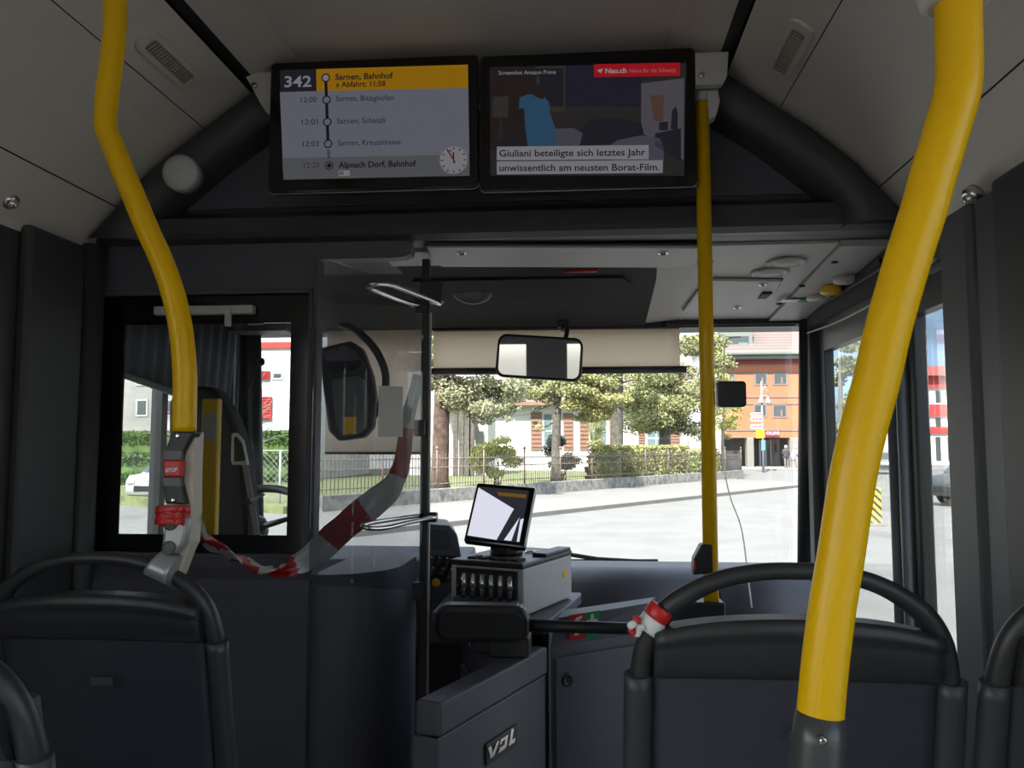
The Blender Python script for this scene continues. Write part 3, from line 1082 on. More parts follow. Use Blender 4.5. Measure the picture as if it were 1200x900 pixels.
# red tag and small labels at the rear edge of the flap
k = MB().m('red_plastic')
a, c = at(662, 313.5, 2.74), at(700, 317, 2.74)
k.box2((a.x, 2.738, c.z - .004), (c.x, 2.75, a.z + .03)); o = k.build('red_tag'); tag(o, 'small red tag peeking out behind the pale flap', 'tag')

# dome loudspeaker in the dark header
p = at(553, 343, 2.93)
k = MB().m('grey_plastic'); k.lathe(p + V(0, 0, .02), [(.085, -.02), (.080, .012), (.060, .024), (.055, .020), (.02, .026), (0, .026)], (0, -.55, -.85), 28)
o = k.build('header_loudspeaker'); tag(o, 'black round loudspeaker in the dark cover above the windscreen', 'loudspeaker')

# white pull cord over the door
pts = [atx(938, 393, .912), atx(975, 380, .89), atx(1010, 363, .875), atx(1033, 350, .875), atx(1070, 325, .89), atx(1098, 303, .915)]
k = MB().m('cord_white').tube(catmull(pts, 6), .0032, 8)
o = k.build('pull_cord'); tag(o, 'thin white cord stretched across the top of the passenger door', 'cord')

# windscreen roller blind
rb = empty('roller_blind', V(-.2, 3.44, 1.6), 'beige roller blind pulled part way down over the windscreen', 'blind')
YB = 3.44
a, c = at(508, 386, YB), at(797, 433, YB)
MB().m('blind_beige').slab(lambda u, v: V(a.x + (c.x - a.x) * u, YB + .002 * sin(u * 9), c.z + (a.z - c.z) * v), 16, 4, (0, .002, 0)).build('cloth', parent=rb)
MB().m('black_plastic').tube([V(a.x - .03, YB, c.z), V(c.x + .025, YB, c.z)], .0155, 12).build('bottom_bar', parent=rb)
k = MB().m('black_plastic').box2((a.x - .02, YB - .03, a.z - .01), (XR - .04, YB + .01, a.z + .035), bevel=.006)
k.m('soft_black').tube([V(a.x, YB, a.z + .01), V(c.x + .01, YB, a.z + .01)], .02, 12)
k.build('cassette', parent=rb)
# driver's own blind, pulled lower
rb = empty('roller_blind', V(-.9, 3.43, 1.5), 'beige driver roller blind seen through the clear screen', 'blind')
a, c = at(384, 388, YB), at(494, 531, YB)
MB().m('blind_beige').slab(lambda u, v: V(a.x + (c.x - a.x) * u, YB - .004, c.z + (a.z - c.z) * v), 10, 4, (0, .002, 0)).build('cloth', parent=rb)
MB().m('black_plastic').tube([V(a.x, YB - .003, c.z), V(c.x, YB - .003, c.z)], .006, 12).build('bottom_bar', parent=rb)

# rear view mirror
YR = 3.12
rm = empty('rear_view_mirror', at(632, 419, YR), 'wide interior rear view mirror hanging before the windscreen', 'mirror')
c = at(632, 419, YR)
w, h = .335, .170
tiltm = Matrix.Rotation(radians(4), 3, 'Y') @ Matrix.Rotation(radians(1), 3, 'Z') @ Matrix.Rotation(radians(3), 3, 'X')
def mp(x, y, z): return c + tiltm @ V(x, y, z)
shape = [(x * (1 - .02 * (z / h)), z) for x, z in rrect(w, h, .035, 6)]
MB().m('black_plastic').prism([mp(x, 0, z) for x, z in shape], tiltm @ V(0, .035, 0), bevel=.008).build('housing', parent=rm)
MB().m('mirror_glass').prism([mp(x, -.002, z) for x, z in rrect(w - .022, h - .022, .026, 6)], tiltm @ V(0, .003, 0)).build('mirror', parent=rm)
top = at(660, 380, 3.33)
MB().m('black_plastic').tube(catmull([mp(.09, .03, .05), mp(.10, .07, .12), top + V(0, -.05, -.03), top], 5), .009, 10).build('arm', parent=rm)
k = MB().m('black_plastic').box(top, (.05, .05, .03), bevel=.006); k.build('mount', parent=rm)

# =====================================================================================
#  SEATS
# =====================================================================================
def handle_pts():
    P = [(-.205, .74), (-.204, .90), (-.202, 1.02), (-.193, 1.092), (-.172, 1.136), (-.138, 1.165), (-.095, 1.186), (-.045, 1.1965), (0, 1.1985),
         (.045, 1.1965), (.095, 1.186), (.138, 1.165), (.172, 1.136), (.193, 1.092), (.202, 1.02), (.204, .90), (.205, .74)]
    return P


def make_seat(loc, label):
    x0, y0 = loc
    r = empty('bus_seat', (x0, y0, 0), label, 'seat', None)
    yb = lambda z: y0 + .10 - .13 * (z - .55) / .6          # back rest leans towards the rear
    pts = catmull([V(x0 + x, yb(z), z) for x, z in handle_pts()], 7)
    MB().m('seat_grip').tube(pts, [.0112 + .0045 * min(1, abs(p.x - x0) / .19) ** 3 for p in pts], 16).build('grip_rail', parent=r)
    top = lambda x: 1.134 - .45 * x * x - 7 * x ** 4
    # shell
    def f(u, v):
        x = -.186 + .372 * u
        z = .60 + (top(x) - .60) * v
        return V(x0 + x, yb(z) - .022 * (1 - (2 * u - 1) ** 2) * (1 - .6 * v) - .006, z)
    MB().m('seat_shell').slab(f, 20, 16, (0, .045, 0)).build('back_shell', parent=r)
    # raised head band along the upper edge of the shell
    def g(u, v):
        x = -.184 + .368 * u
        zt = top(x) + .006
        zb = 1.056 - .12 * x * x
        z = zb + (zt - zb) * v
        swell = .012 * sin(pi * min(1, v * 1.0)) ** .5 + (.010 if v > .72 else 0)
        return V(x0 + x, yb(z) - .016 * (1 - (2 * u - 1) ** 2) * .5 - .014 - swell, z)
    MB().m('seat_grip').slab(g, 24, 12, (0, .035, 0)).build('head_band', parent=r)
    for s in (-1, 1):
        P = [V(x0 + s * x, yb(z) - .004, z) for x, z in ((.204, 1.055), (.205, .95), (.206, .82), (.207, .66), (.208, .50))]
        MB().m('seat_sleeve').tube(catmull(P, 5), [.0168 + .0012 * k / 20 for k in range(21)], 14, flat=1.15).build('side_post', parent=r)
    # small embossed label on the shell
    MB().m('seat_sleeve').box(V(x0 + .01, yb(.985) - .034, .985), (.040, .003, .014)).build('label_plate', parent=r)
    # front upholstery, cushion and frame
    MB().m('fabric').box(V(x0, y0 + .115, .83), (.31, .05, .44), Matrix.Rotation(radians(12), 3, 'X'), bevel=.02).build('back_cushion', parent=r)
    MB().m('fabric').box(V(x0, y0 + .27, .60), (.42, .30, .09), bevel=.03, seg=3).build('seat_cushion', parent=r)
    k = MB().m('grey_plastic'); k.box(V(x0, y0 + .27, .54), (.36, .28, .05), bevel=.01); k.build('seat_frame', parent=r)
    for s in (-1, 1):
        MB().m('grey_plastic').tube([V(x0 + s * .14, y0 + .28, .53), V(x0 + s * .15, y0 + .28, .0)], .022, 12).build('leg', parent=r)
    return r


proto = make_seat((.276, 1.15), 'dark bus seat right of the aisle with barrier tape wrapped on its rail')
for (x, y, lb) in ((.738, 1.15, 'dark bus seat by the right wall, cut by the right picture edge'),
                   (-.83, 1.38, 'dark bus seat on the left with the yellow pole clamped to its rail'),
                   (-.79, .86, 'nearest dark bus seat, showing only a corner at the lower left')):
    s = copy_tree(proto)
    s.location = (x, y, 0)
    if x < 0: s.scale = (1, 1, .978)        # the left row stands a little lower
    s['label'] = lb
for s in [o for o in COL.objects if o.name.startswith('bus_seat')]:
    s['group'] = 'dark bus seats'

# =====================================================================================
#  YELLOW POLES
# =====================================================================================
# left pole with the stop button
YL = 1.36
P = [V(-.863, YL, 2.43)] + [at(*q, YL) for q in ((135, 0), (133, 50), (127, 100), (123.5, 135), (124.5, 152), (131, 168), (144, 200), (158, 233), (172, 267), (187, 300), (199.5, 333), (208.5, 367), (213.7, 400), (216.7, 440), (216.5, 470), (216, 506))]
lp = empty('grab_pole', at(205, 680, YL), 'bent yellow pole on the left with red stop button and grey clamp', 'pole', 'yellow grab poles')
MB().m('yellow_paint').tube(catmull(P, 5), .0202, 28).build('tube', parent=lp)
MB().m('light_grey').lathe(V(-.863, YL, 2.434), [(.05, 0), (.05, .008), (.03, .016), (.024, .03)], (0, 0, -1), 24).build('ceiling_flange', parent=lp)
J = lambda x, y: (150 + x / 3.913, 470 + y / 3.913)
def flat_on(pts, y, th, m, name, parent, bevel=.003):
    return MB().m(m).prism([at(*J(*q), y) for q in pts], (0, th, 0), bevel=bevel).build(name, parent=parent)
flat_on([(203, 138), (307, 140), (300, 300), (298, 480), (290, 640), (225, 640), (170, 475), (240, 380), (245, 260)], YL - .014, .036, 'beige_plastic', 'rear_shell', lp)
flat_on([(203, 138), (306, 140), (250, 235), (243, 300), (243, 375), (268, 475), (168, 470), (160, 380), (158, 290), (166, 225)], YL - .026, .03, 'black_plastic', 'button_housing', lp)
flat_on([(165, 225), (247, 228), (243, 270), (162, 270)], YL - .029, .01, 'grey_plastic', 'grip_plate', lp, .001)
flat_on([(160, 350), (241, 350), (242, 395), (162, 390)], YL - .029, .01, 'grey_plastic', 'grip_plate', lp, .001)
flat_on([(160, 271), (243, 271), (240, 349), (160, 347)], YL - .037, .02, 'red_plastic', 'stop_button', lp)
t = MB().m('white_ink')
a, c = at(*J(172, 326), YL - .0385), at(*J(226, 322), YL - .0385)
t.text('STOP', a, (c - a).normalized(), (0, 0, 1), size=.0088, width=(c - a).length, bold=.03)
t.build('stop_lettering', parent=lp)
for q in ((228, 160), (207, 454)):
    MB().m('chrome').lathe(at(*J(*q), YL - .026), [(.0045, -.002), (.0045, .002), (.002, .003)], (0, -1, 0), 14).build('screw', parent=lp)
flat_on([(166, 530), (270, 530), (268, 600), (252, 660), (222, 702), (190, 706), (160, 690), (151, 660)], YL - .030, .05, 'silver_cast', 'joint', lp, .006)
for q in ((196, 562), (190, 672)):
    MB().m('grey_plastic').lathe(at(*J(*q), YL - .030), [(.0115, -.002), (.0115, .004), (.007, .007), (0, .007)], (0, -1, 0), 18).build('joint_bolt', parent=lp)
flat_on([(270, 560), (300, 560), (296, 650), (280, 680), (235, 800), (190, 840), (215, 715), (240, 690)], YL - .012, .03, 'beige_plastic', 'lower_shell', lp)
# clamp around the seat rail
K0, K1, K2, K3 = [at(*J(*q), YL - .028) for q in ((155, 685), (232, 715), (180, 868), (72, 815))]
b = MB().m('silver_cast')
def clampf(u, v):
    L = K0 + (K3 - K0) * v; Rr = K1 + (K2 - K1) * v
    p = L + (Rr - L) * u
    return p + V(0, -.022 * sin(pi * min(1, v * 1.0)) ** 1.0 + .05 * max(0, v - .8) / .2 * .5, 0)
b.slab(clampf, 6, 14, (0, .045, 0))
b.build('rail_clamp', parent=lp)

# red tape bandage round the pole
a, c = at(*J(235, 478), YL), at(*J(230, 558), YL)
b = MB().m('red_plastic')
axis = (a - c).normalized()
sdx = V(1, 0, 0); sdx = (sdx - axis * sdx.dot(axis)).normalized(); sdy = axis.cross(sdx)
n = 14
cc = (a + c) / 2 + sdx * .001
rings = []
for k in range(n + 1):
    g_ = .0012 * (1 if k % 2 else -.4) + .0008 * sin(k * 2.3)
    o_ = rrect(.052 + 2 * g_, .082 + 2 * g_, .016, 4)
    mid_ = cc + axis * ((a - c).length * (k / n - .5)) + sdy * 0
    rings.append([b.bm.verts.new(mid_ + sdx * p_[0] + sdy * (p_[1]) + axis * .003 * sin(3 * q_ + k)) for q_, p_ in enumerate(o_)])
for k in range(n):
    for q_ in range(len(rings[0])):
        b._face((rings[k][q_], rings[k][(q_ + 1) % len(rings[0])], rings[k + 1][(q_ + 1) % len(rings[0])], rings[k + 1][q_]), True)
b._face(rings[0]); b._face(rings[-1])
wrap = b.build('tape_wrap'); tag(wrap, 'red tape bandage wound round the left yellow pole below the stop button', 'tape')

# right pole, close to the camera
YN = .74
P = [at(1122, -330, YN)] + [at(*q, YN) for q in ((1122, -120), (1122.5, 0), (1124, 70), (1122, 106), (1110, 150), (1095, 200), (1081, 250), (1065, 300), (1042, 380), (1026, 450), (1011, 505), (1000, 555), (992, 605), (985.5, 650), (977, 700), (970, 750), (964.5, 800), (960, 852))]
P[0].z = 2.43
rp = empty('grab_pole', (P[-1].x, YN, 0), 'thick bent yellow pole in the right foreground', 'pole', 'yellow grab poles')
MB().m('yellow_paint').tube(catmull(P, 5), .0196, 32).build('tube', parent=rp)
k = MB().m('vent_cream'); e = at(1121, -4, YN)
k.lathe(e - V(0, 0, .008), [(.024, 0), (.031, .004), (.033, .012), (.033, .03), (.025, .05)], (0, 0, 1), 28)
k.build('collar', parent=rp)
e = P[-1]
d = (P[-1] - P[-2]).normalized()
k = MB().m('sleeve_grey')
foot = e + V(.004, -.01, -.12)
k.tube([e - d * .012, e + d * .01, e + d * .05, foot, V(foot.x, foot.y, 0)], [.0205, .0222, .0222, .022, .024], 20)
k.build('sleeve', parent=rp)
MB().m('chrome').lathe(at(964, 868, YN - .028), [(.0035, -.006), (.0035, .002), (.002, .003)], (0, -1, 0), 12).build('screw', parent=rp)

# middle pole
YC = 2.165
t0, t1 = at(834.5, 118, YC), at(833.5, 700, YC)
mpole = empty('grab_pole', (t1.x, YC, 0), 'straight yellow pole in the middle beside the displays', 'pole', 'yellow grab poles')
MB().m('yellow_paint').tube([V(t1.x, YC, t1.z - .02), V(t1.x, YC, 2.30)], .0194, 24).build('tube', parent=mpole)
k = MB().m('light_grey')
a, c = at(835, 122, YC), at(853, 160, YC)
k.prism([V(t1.x + .010, YC - .024, 2.315), V(t1.x + .040, YC - .024, 2.315), V(t1.x + .045, YC - .024, 2.285), V(t1.x + .034, YC - .024, 2.245), V(t1.x + .015, YC - .024, 2.235)], (0, .046, 0), bevel=.004)
k.tube([V(t1.x, YC, 2.292), V(t1.x, YC, 2.318)], .0215, 20)
k.build('top_fitting', parent=mpole)
k = MB().m('black_plastic')
q0, q1 = at(815, 640, YC), at(836, 672, YC)
k.prism([at(*q, YC - .022) for q in ((822, 638), (835, 638), (836, 672), (812, 674), (813, 655))], (0, .044, 0), bevel=.004)
k.build('clamp', parent=mpole)
MB().m('red_plastic').box(at(813.5, 662, YC - .015), (.006, .02, .022)).build('red_catch', parent=mpole)
k = MB().m('black_plastic')
za = at(810, 703, YC).z
k.box2((t1.x - .10, YC - .035, za - .10), (t1.x + .03, YC + .035, za), bevel=.006)
k.cyl((t1.x - .03, YC, 0), (t1.x - .03, YC, za - .05), .03)
k.build('pole_base', parent=mpole)
k = MB().m('black_plastic')
pz = at(857, 462, YC)
k.prism([V(pz.x + x, YC - .012, pz.z + z) for x, z in rrect(.074, .068, .010)], (0, .04, 0), bevel=.004)
o = k.build('card_reader'); tag(o, 'small black rounded box fixed to the right of the middle yellow pole', 'reader')

# =====================================================================================
#  BARRIER TAPE
# =====================================================================================
def ribbon(name, pts, widths, mname, label, n=8, twist=None):
    """a tape along pts with a little thickness, UV x = metres along it"""
    path = catmull(pts, n)
    W = []
    for i in range(len(path)):
        s = i / (len(path) - 1) * (len(widths) - 1)
        k = min(int(s), len(widths) - 2)
        W.append(widths[k] + (widths[k + 1] - widths[k]) * (s - k))
    bm = bmesh.new()
    uvl = bm.loops.layers.uv.new('UVMap')
    rows, L = [], 0
    for i, p in enumerate(path):
        t = (path[min(i + 1, len(path) - 1)] - path[max(i - 1, 0)]).normalized()
        side = t.cross(V(0, 1, 0)).normalized()
        if side.z < 0: side = -side
        tw = 0.35 * sin(i * .35)
        side = Matrix.Rotation(tw, 3, t) @ side
        if i: L += (p - path[i - 1]).length
        nn = t.cross(side)
        row = []
        for j in range(9):
            f = j / 8 - .5
            row.append(bm.verts.new(p + side * f * W[i] + nn * .006 * sin(j * 2.6 + i * .25) * (1 + .4 * sin(i * .9 + j))))
        rows.append((row, L))
    for (ra, la), (rb, lb) in zip(rows[:-1], rows[1:]):
        for j in range(8):
            f = bm.faces.new((ra[j], ra[j + 1], rb[j + 1], rb[j]))
            f.smooth = True
            for lp_, uv in zip(f.loops, ((la, j), (la, j + 1), (lb, j + 1), (lb, j))):
                lp_[uvl].uv = (uv[0] + TAPE_SHIFT, uv[1] * .004)
    o0 = path[0].copy()
    for v in bm.verts: v.co -= o0
    me = bpy.data.meshes.new(name); bm.to_mesh(me); bm.free()
    me.materials.append(M[mname])
    o = bpy.data.objects.new(name, me); COL.objects.link(o); o.location = o0
    sm = o.modifiers.new('thickness', 'SOLIDIFY'); sm.thickness = .0012
    tag(o, label, 'tape')
    return o


TAPE_SHIFT = 0.045
tp_pts = [at(224, 600, 1.37), at(240, 626, 1.50), at(270, 652, 1.72), at(305, 665, 1.95), at(335, 666, 2.12), at(362, 654, 2.25), at(392, 628, 2.33), at(425, 600, 2.40), at(455, 574, 2.46), at(470, 545, 2.48), at(478, 490, 2.485), at(492, 440, 2.475)]
ribbon('barrier_tape', tp_pts, [.045, .062, .050, .044, .046, .066, .085, .085, .08, .05, .045, .05], 'tape', 'red and white barrier tape strung from the left pole across to the screen post')

# tape tied on the right seat's rail
b = MB()
e0, e1 = at(757, 740, 1.118), at(774, 715, 1.118)
axis = (e1 - e0).normalized()
mid = (e0 + e1) / 2
b.m('red_plastic').lathe(mid + axis * .004, [(.0160, 0), (.0175, .003), (.0175, .015), (.0160, .018)], axis, 18)
b.m('tape_white' if 'tape_white' in M else 'white_plastic').lathe(mid - axis * .016, [(.0165, 0), (.0182, .004), (.0178, .018), (.0165, .02)], axis, 18)
kn = at(745, 735, 1.10)
for i in range(5):
    a = i * 1.3
    b.m('red_plastic' if i % 2 else 'white_plastic').box(kn + V(.006 * cos(a), .006 * sin(a * 1.7), .008 * sin(a)), (.013, .010, .009), Matrix.Rotation(a, 3, 'Y') @ Matrix.Rotation(a * .7, 3, 'X'), bevel=.004)
o = b.build('tape_knot'); tag(o, 'red and white tape knotted round the left shoulder of the right seat rail', 'tape')

# =====================================================================================
#  CLEAR SCREEN, ITS POST AND BARS
# =====================================================================================
post = V(-.487, 2.475, 0)
cs = empty('protective_screen', (post.x, post.y, 0), 'tall clear plastic screen hinged on a black post beside the driver', 'screen')
TL, TR, BL, BR = at(371, 299, 2.20), at(496, 343, 2.455), at(361, 685, 2.20), at(494, 692, 2.455)
def sc(u, v): return (BL + (BR - BL) * u) * (1 - v) + (TL + (TR - TL) * u) * v
out = []
for cu, cv, a0 in ((.95, .97, 0), (.10, .965, 90), (.11, .035, 180), (.95, .03, 270)):
    ru, rv = (.05, .03) if cu > .5 else (.10, .035)
    for k in range(7):
        a = radians(a0 + 15 * k)
        out.append(sc(cu + ru * cos(a), cv + rv * sin(a)))
nrm = (TR - TL).cross(BL - TL).normalized()
if nrm.y < 0: nrm = -nrm
pn = MB().m('screen_glass').prism(out, nrm * .005).build('pane', parent=cs)
k = MB().m('black_plastic')
k.box2((post.x - .012, post.y - .010, .05), (post.x + .013, post.y + .012, 1.95), bevel=.003)
for z in (.93, 1.42, 1.80): k.box(V(post.x - .012, post.y - .015, z), (.035, .03, .05), bevel=.004)
k.box(V(post.x + .02, post.y, 1.845), (.07, .05, .07), bevel=.006)
k.build('post', parent=cs)
k = MB().m('mid_grey')
k.box2((post.x + .0131, post.y - .008, .08), (post.x + .018, post.y + .006, 1.78))
for z in [.2 + .1 * i for i in range(16)]: k.lathe(V(post.x + .016, post.y - .008, z), [(.003, 0), (.002, .002)], (0, -1, 0), 8)
k.build('hinge_strip', parent=cs)
def bar(pts, r):
    k = MB().m('chrome'); k.tube(catmull(pts, 6), r, 12); return k.build('bar', parent=cs)
bar([at(516, 356, 2.45), at(485, 344, 2.34), at(458, 334, 2.24), at(440, 332.5, 2.18), at(431, 336, 2.19), at(441, 341, 2.22), at(470, 352, 2.36), at(494, 359, 2.46)], .0065)
bar([at(510, 606, 2.45), at(480, 612, 2.32), at(452, 618.5, 2.22), at(432, 619, 2.16), at(425, 616, 2.17), at(436, 612.5, 2.22), at(465, 608, 2.36), at(494, 604, 2.46)], .0065)
k = MB().m('black_plastic'); k.box(at(505, 606, 2.46), (.04, .03, .03), bevel=.005); k.build('bar_clamp', parent=cs)
k = MB().m('yellow_plastic'); e = at(487, 358, 2.455); k.box(e, (.03, .012, .010), bevel=.002); k.build('yellow_tab', parent=cs)
# paper notice stuck on the screen, and a pale sticker
def on_screen(px, py):
    nn = nrm; d = ray(px, py); t = (TL - EYE).dot(nn) / d.dot(nn); return EYE + d * (t * .9985)
k = MB().m('paper').prism([on_screen(*q) for q in ((444, 452), (472, 453), (472, 512), (443, 512))], (0, -.0006, 0))
o = k.build('paper_notice'); tag(o, 'blank pale paper notice stuck on the clear plastic screen', 'notice')

# =====================================================================================
#  CONSOLE BY THE DRIVER
# =====================================================================================
zt = .865
c1 = empty('fare_console', (-.2, 2.1, 0), 'dark angled console box with the silver maker badge on its face', 'cabinet')
A = at(516, 824, 1.70); zA = A.z
Bq = at(641, 757, 2.16); zB = Bq.z
zt = (zA + zB) / 2
A = atz(516, 824, zt); Bq = atz(642, 758, zt); Lq = atz(486, 820, zt)
fdir = V(Bq.x - A.x, Bq.y - A.y, 0); flen = fdir.length; fdir.normalize()
ndir = V(fdir.y, -fdir.x, 0)            # face normal (towards the aisle)
sdir = V(Lq.x - A.x, Lq.y - A.y, 0)
back = [Lq, Lq + fdir * .20, Lq + fdir * .34 + sdir.normalized() * -.02, Bq - ndir * .28, Bq - ndir * .05]
lid_h = .072
foot = [A, Bq, Bq - ndir * .26, Lq + fdir * .30, Lq]
body = [p - ndir * .006 for p in foot]
MB().m('dark_panel').prism([V(p.x, p.y, zt - lid_h) for p in body], (0, 0, -(zt - lid_h)), bevel=.004).build('body', parent=c1)
MB().m('dark_panel').prism([V(p.x, p.y, zt) for p in foot], (0, 0, -lid_h + .003), bevel=.007).build('lid', parent=c1)
# badge plate and letters
def on_face(px, py, off=0.0):
    d = ray(px, py); p0 = A + ndir * (off - .004)
    t = (p0 - EYE).dot(ndir) / d.dot(ndir); return EYE + d * t
bq = [on_face(*q, .001) for q in ((569, 872), (605, 848), (605, 873), (569, 898))]
MB().m('black_plastic').prism(bq, ndir * .003, bevel=.0008).build('badge_plate', parent=c1)
t = MB().m('chrome')
a, c = on_face(571.5, 891, .0046), on_face(603.5, 869, .0046)
up = (on_face(571, 872, .0046) - on_face(571, 892, .0046)); 
ux = (c - a).normalized()
hh = up.length * .92
Wt = (c - a).length
def poly(pts):
    t.prism([a + ux * (x * Wt) + V(0, 0, 1) * (y * hh) for x, y in pts], ndir * .0015)
poly([(0.0, .80), (.10, .80), (.16, .30), (.30, .80), (.40, .80), (.20, 0), (.08, 0)])                       # V
poly([(.34, 0), (.42, .30), (.58, .30), (.62, .62), (.50, .62), (.48, .50), (.40, .50), (.46, .80), (.72, .80), (.66, .10), (.58, 0)])  # D
poly([(.74, 0), (.84, 1.0), (.94, 1.0), (.87, .26), (1.0, .26), (.97, 0)])                                     # L
t.build('badge_letters', parent=c1)

# hip pad lying above the console and its barrier bar
pd = empty('hip_barrier', at(565, 752, 1.98), 'black padded barrier arm reaching from the console to the middle pole', 'barrier')
YP = 2.07
cp = at(565, 730, YP)
w, h = .238, .092
def pad(off, sc_): return [V(cp.x + x * sc_, YP + off, cp.z + z * sc_) for x, z in rrect(w, h, .036, 6)]
b = MB().m('black_plastic').prism(pad(-.025, 1.0), (0, .07, 0), bevel=.014)
b.build('pad', parent=pd)
MB().m('soft_black').prism([V(cp.x + x, YP - .0262, cp.z + z) for x, z in rrect(w - .03, h - .03, .026, 6)], (0, .004, 0), bevel=.001).build('pad_inlay', parent=pd)
a, c = at(616, 733, YP + .02), at(790, 738, YC)
MB().m('black_plastic').tube([a, c], .0155, 16).build('bar', parent=pd)
b = MB().m('black_plastic')
m0, m1 = atz(592, 757, zt + .001), atz(630, 748, zt + .001)
b.box2((cp.x + .02, YP - .02, zt - .0), (cp.x + .12, YP + .09, cp.z - .034), bevel=.004)
b.box2((cp.x - .03, YP + .015, zt - .0), (cp.x + .07, YP + .06, cp.z - .02), bevel=.004)
b.build('mount', parent=pd)

# second cabinet with lock, and its sloping fascia carrying the stickers
c2 = empty('side_cabinet', (.05, 2.3, 0), 'dark cabinet with round lock left of the right-hand seat', 'cabinet')
A2 = at(645, 757.5, Bq.y + .01); zc = A2.z; B2 = atz(747, 742, zc)
b = MB().m('dark_panel')
foot = [V(A2.x, A2.y, 0), V(B2.x, B2.y, 0), V(B2.x + .14, B2.y + .06, 0), V(B2.x + .14, 2.50, 0), V(A2.x + .0, 2.50, 0)]
b.prism(foot, (0, 0, zc), bevel=.004)
b.build('body', parent=c2)
d2 = V(B2.x - A2.x, B2.y - A2.y, 0); l2 = d2.length; d2.normalize(); n2 = V(d2.y, -d2.x, 0)
if n2.y > 0: n2 = -n2
dp = [A2 + d2 * .012 + V(0, 0, -.03), A2 + d2 * (l2 - .01) + V(0, 0, -.03), A2 + d2 * (l2 - .01) + V(0, 0, -.75), A2 + d2 * .012 + V(0, 0, -.75)]
MB().m('dark_panel').prism([p + n2 * .001 for p in dp], n2 * .008, bevel=.003).build('door', parent=c2)
def on2(px, py, off=0.0):
    d = ray(px, py); p0 = A2 + n2 * off
    return EYE + d * ((p0 - EYE).dot(n2) / d.dot(n2))
k = MB().m('black_plastic').lathe(on2(665, 797, .009), [(.017, -.002), (.017, .004), (.012, .005), (.011, .002), (.004, .003), (0, .003)], n2, 24)
k.build('lock', parent=c2)
# fascia
fa = [atz(668, 715, zc + .085), atz(757, 703, zc + .085)]
b = MB().m('dark_panel')
f0, f1 = V(A2.x + .002, A2.y + .004, zc), V(B2.x, B2.y + .004, zc)
g0, g1 = atz(654, 724, zc + .082), atz(759, 707, zc + .082)
h0, h1 = g0 + V(.01, .10, 0), g1 + V(.03, .10, 0)
b.quad(f0, f1, g1, g0); b.quad(g0, g1, h1, h0)
b.quad(V(h0.x, h0.y, zc), V(h1.x, h1.y, zc), f1, f0); b.quad(f0, g0, h0, V(h0.x, h0.y, zc)); b.quad(f1, V(h1.x, h1.y, zc), h1, g1); b.quad(h0, h1, V(h1.x, h1.y, zc), V(h0.x, h0.y, zc))
b.build('fascia', parent=c2)
fn = (f1 - f0).cross(g0 - f0).normalized()
if fn.y > 0: fn = -fn
def onf(px, py, off=.0015):
    p0 = f0 + fn * off; d = ray(px, py); return EYE + d * ((p0 - EYE).dot(fn) / d.dot(fn))
k = MB().m('red_ink').prism([onf(*q) for q in ((667, 721), (685, 718), (685, 748), (667, 751))], fn * .0008)
k.m('white_ink')
k.prism([onf(*q, .003) for q in ((673, 731), (678, 730), (678, 744), (673, 745))], fn * .0004)
k.prism([onf(*q, .003) for q in ((675, 724), (682, 721), (682, 724), (677, 728), (672, 729))], fn * .0004)
o = k.build('fire_extinguisher_sign'); tag(o, 'red fire extinguisher sticker on the console fascia', 'sign')
k = MB().m('green_ink').prism([onf(*q) for q in ((685.5, 718), (703, 715), (703, 745), (685.5, 748))], fn * .0008)
k.m('white_ink')
k.prism([onf(*q, .003) for q in ((692, 720), (696, 719.5), (696, 740), (692, 741))], fn * .0004)
k.prism([onf(*q, .0036) for q in ((688, 727), (700, 725), (700, 729.5), (688, 731.5))], fn * .0004)
o = k.build('first_aid_sign'); tag(o, 'green first aid sticker with white cross on the console fascia', 'sign')

# ------------------------------------------------------------------ ticket machine
ztop = 1.035
TB = atz(612, 662, ztop)
e1 = V(.93, -.37, 0).normalized(); e2 = V(.37, .93, 0).normalized()
TWd, TLn, TH = .235, .36, .145
tm = empty('ticket_machine', (TB - e1 * TWd / 2 + e2 * TLn / 2 - V(0, 0, TH)), 'grey ticket machine with coin tubes on its front', 'machine')
Tp = lambda a, b_, z: TB - e1 * (TWd * (1 - a)) + e2 * (TLn * b_) + V(0, 0, z - TH)   # a 0..1 across, b 0..1 deep, z 0..TH
b = MB().m('machine_grey')
b.prism([Tp(0, .02, 0), Tp(1, .02, 0), Tp(1, 1, 0), Tp(0, 1, 0)], (0, 0, TH - .012), bevel=.006)
b.build('body', parent=tm)
MB().m('black_plastic').prism([Tp(-.01, .0, TH - .014), Tp(1.01, .0, TH - .014), Tp(1.01, 1.0, TH - .014), Tp(-.01, 1.0, TH - .014)], (0, 0, .016), bevel=.005).build('top_plate', parent=tm)
b = MB().m('black_plastic')
b.prism([Tp(.09, .0, .045), Tp(.93, .0, .045), Tp(.93, .0, TH - .02), Tp(.09, .0, TH - .02)], e2 * .02, bevel=.002)
b.build('coin_bay', parent=tm)
b = MB().m('dark_panel')
b.prism([Tp(.04, -.002, .002), Tp(.97, -.002, .002), Tp(.97, -.002, .040), Tp(.04, -.002, .040)], e2 * .02, bevel=.003)
b.build('coin_tray', parent=tm)
for i in range(6):
    b = MB().m('clear_lens')
    p = Tp(.22 + .125 * i, -.012, .052)
    b.cyl(p, p + V(0, 0, .06), .0075, seg=14)
    b.m('grey_plastic').lathe(p + V(0, 0, .02), [(.0095, 0), (.0095, .012)], (0, 0, 1), 14)
    b.m('black_plastic').box(p + V(0, 0, -.004) - e2 * .004, (.014, .02, .008), bevel=.002)
    b.build('coin_tube', parent=tm)
b = MB().m('chrome')
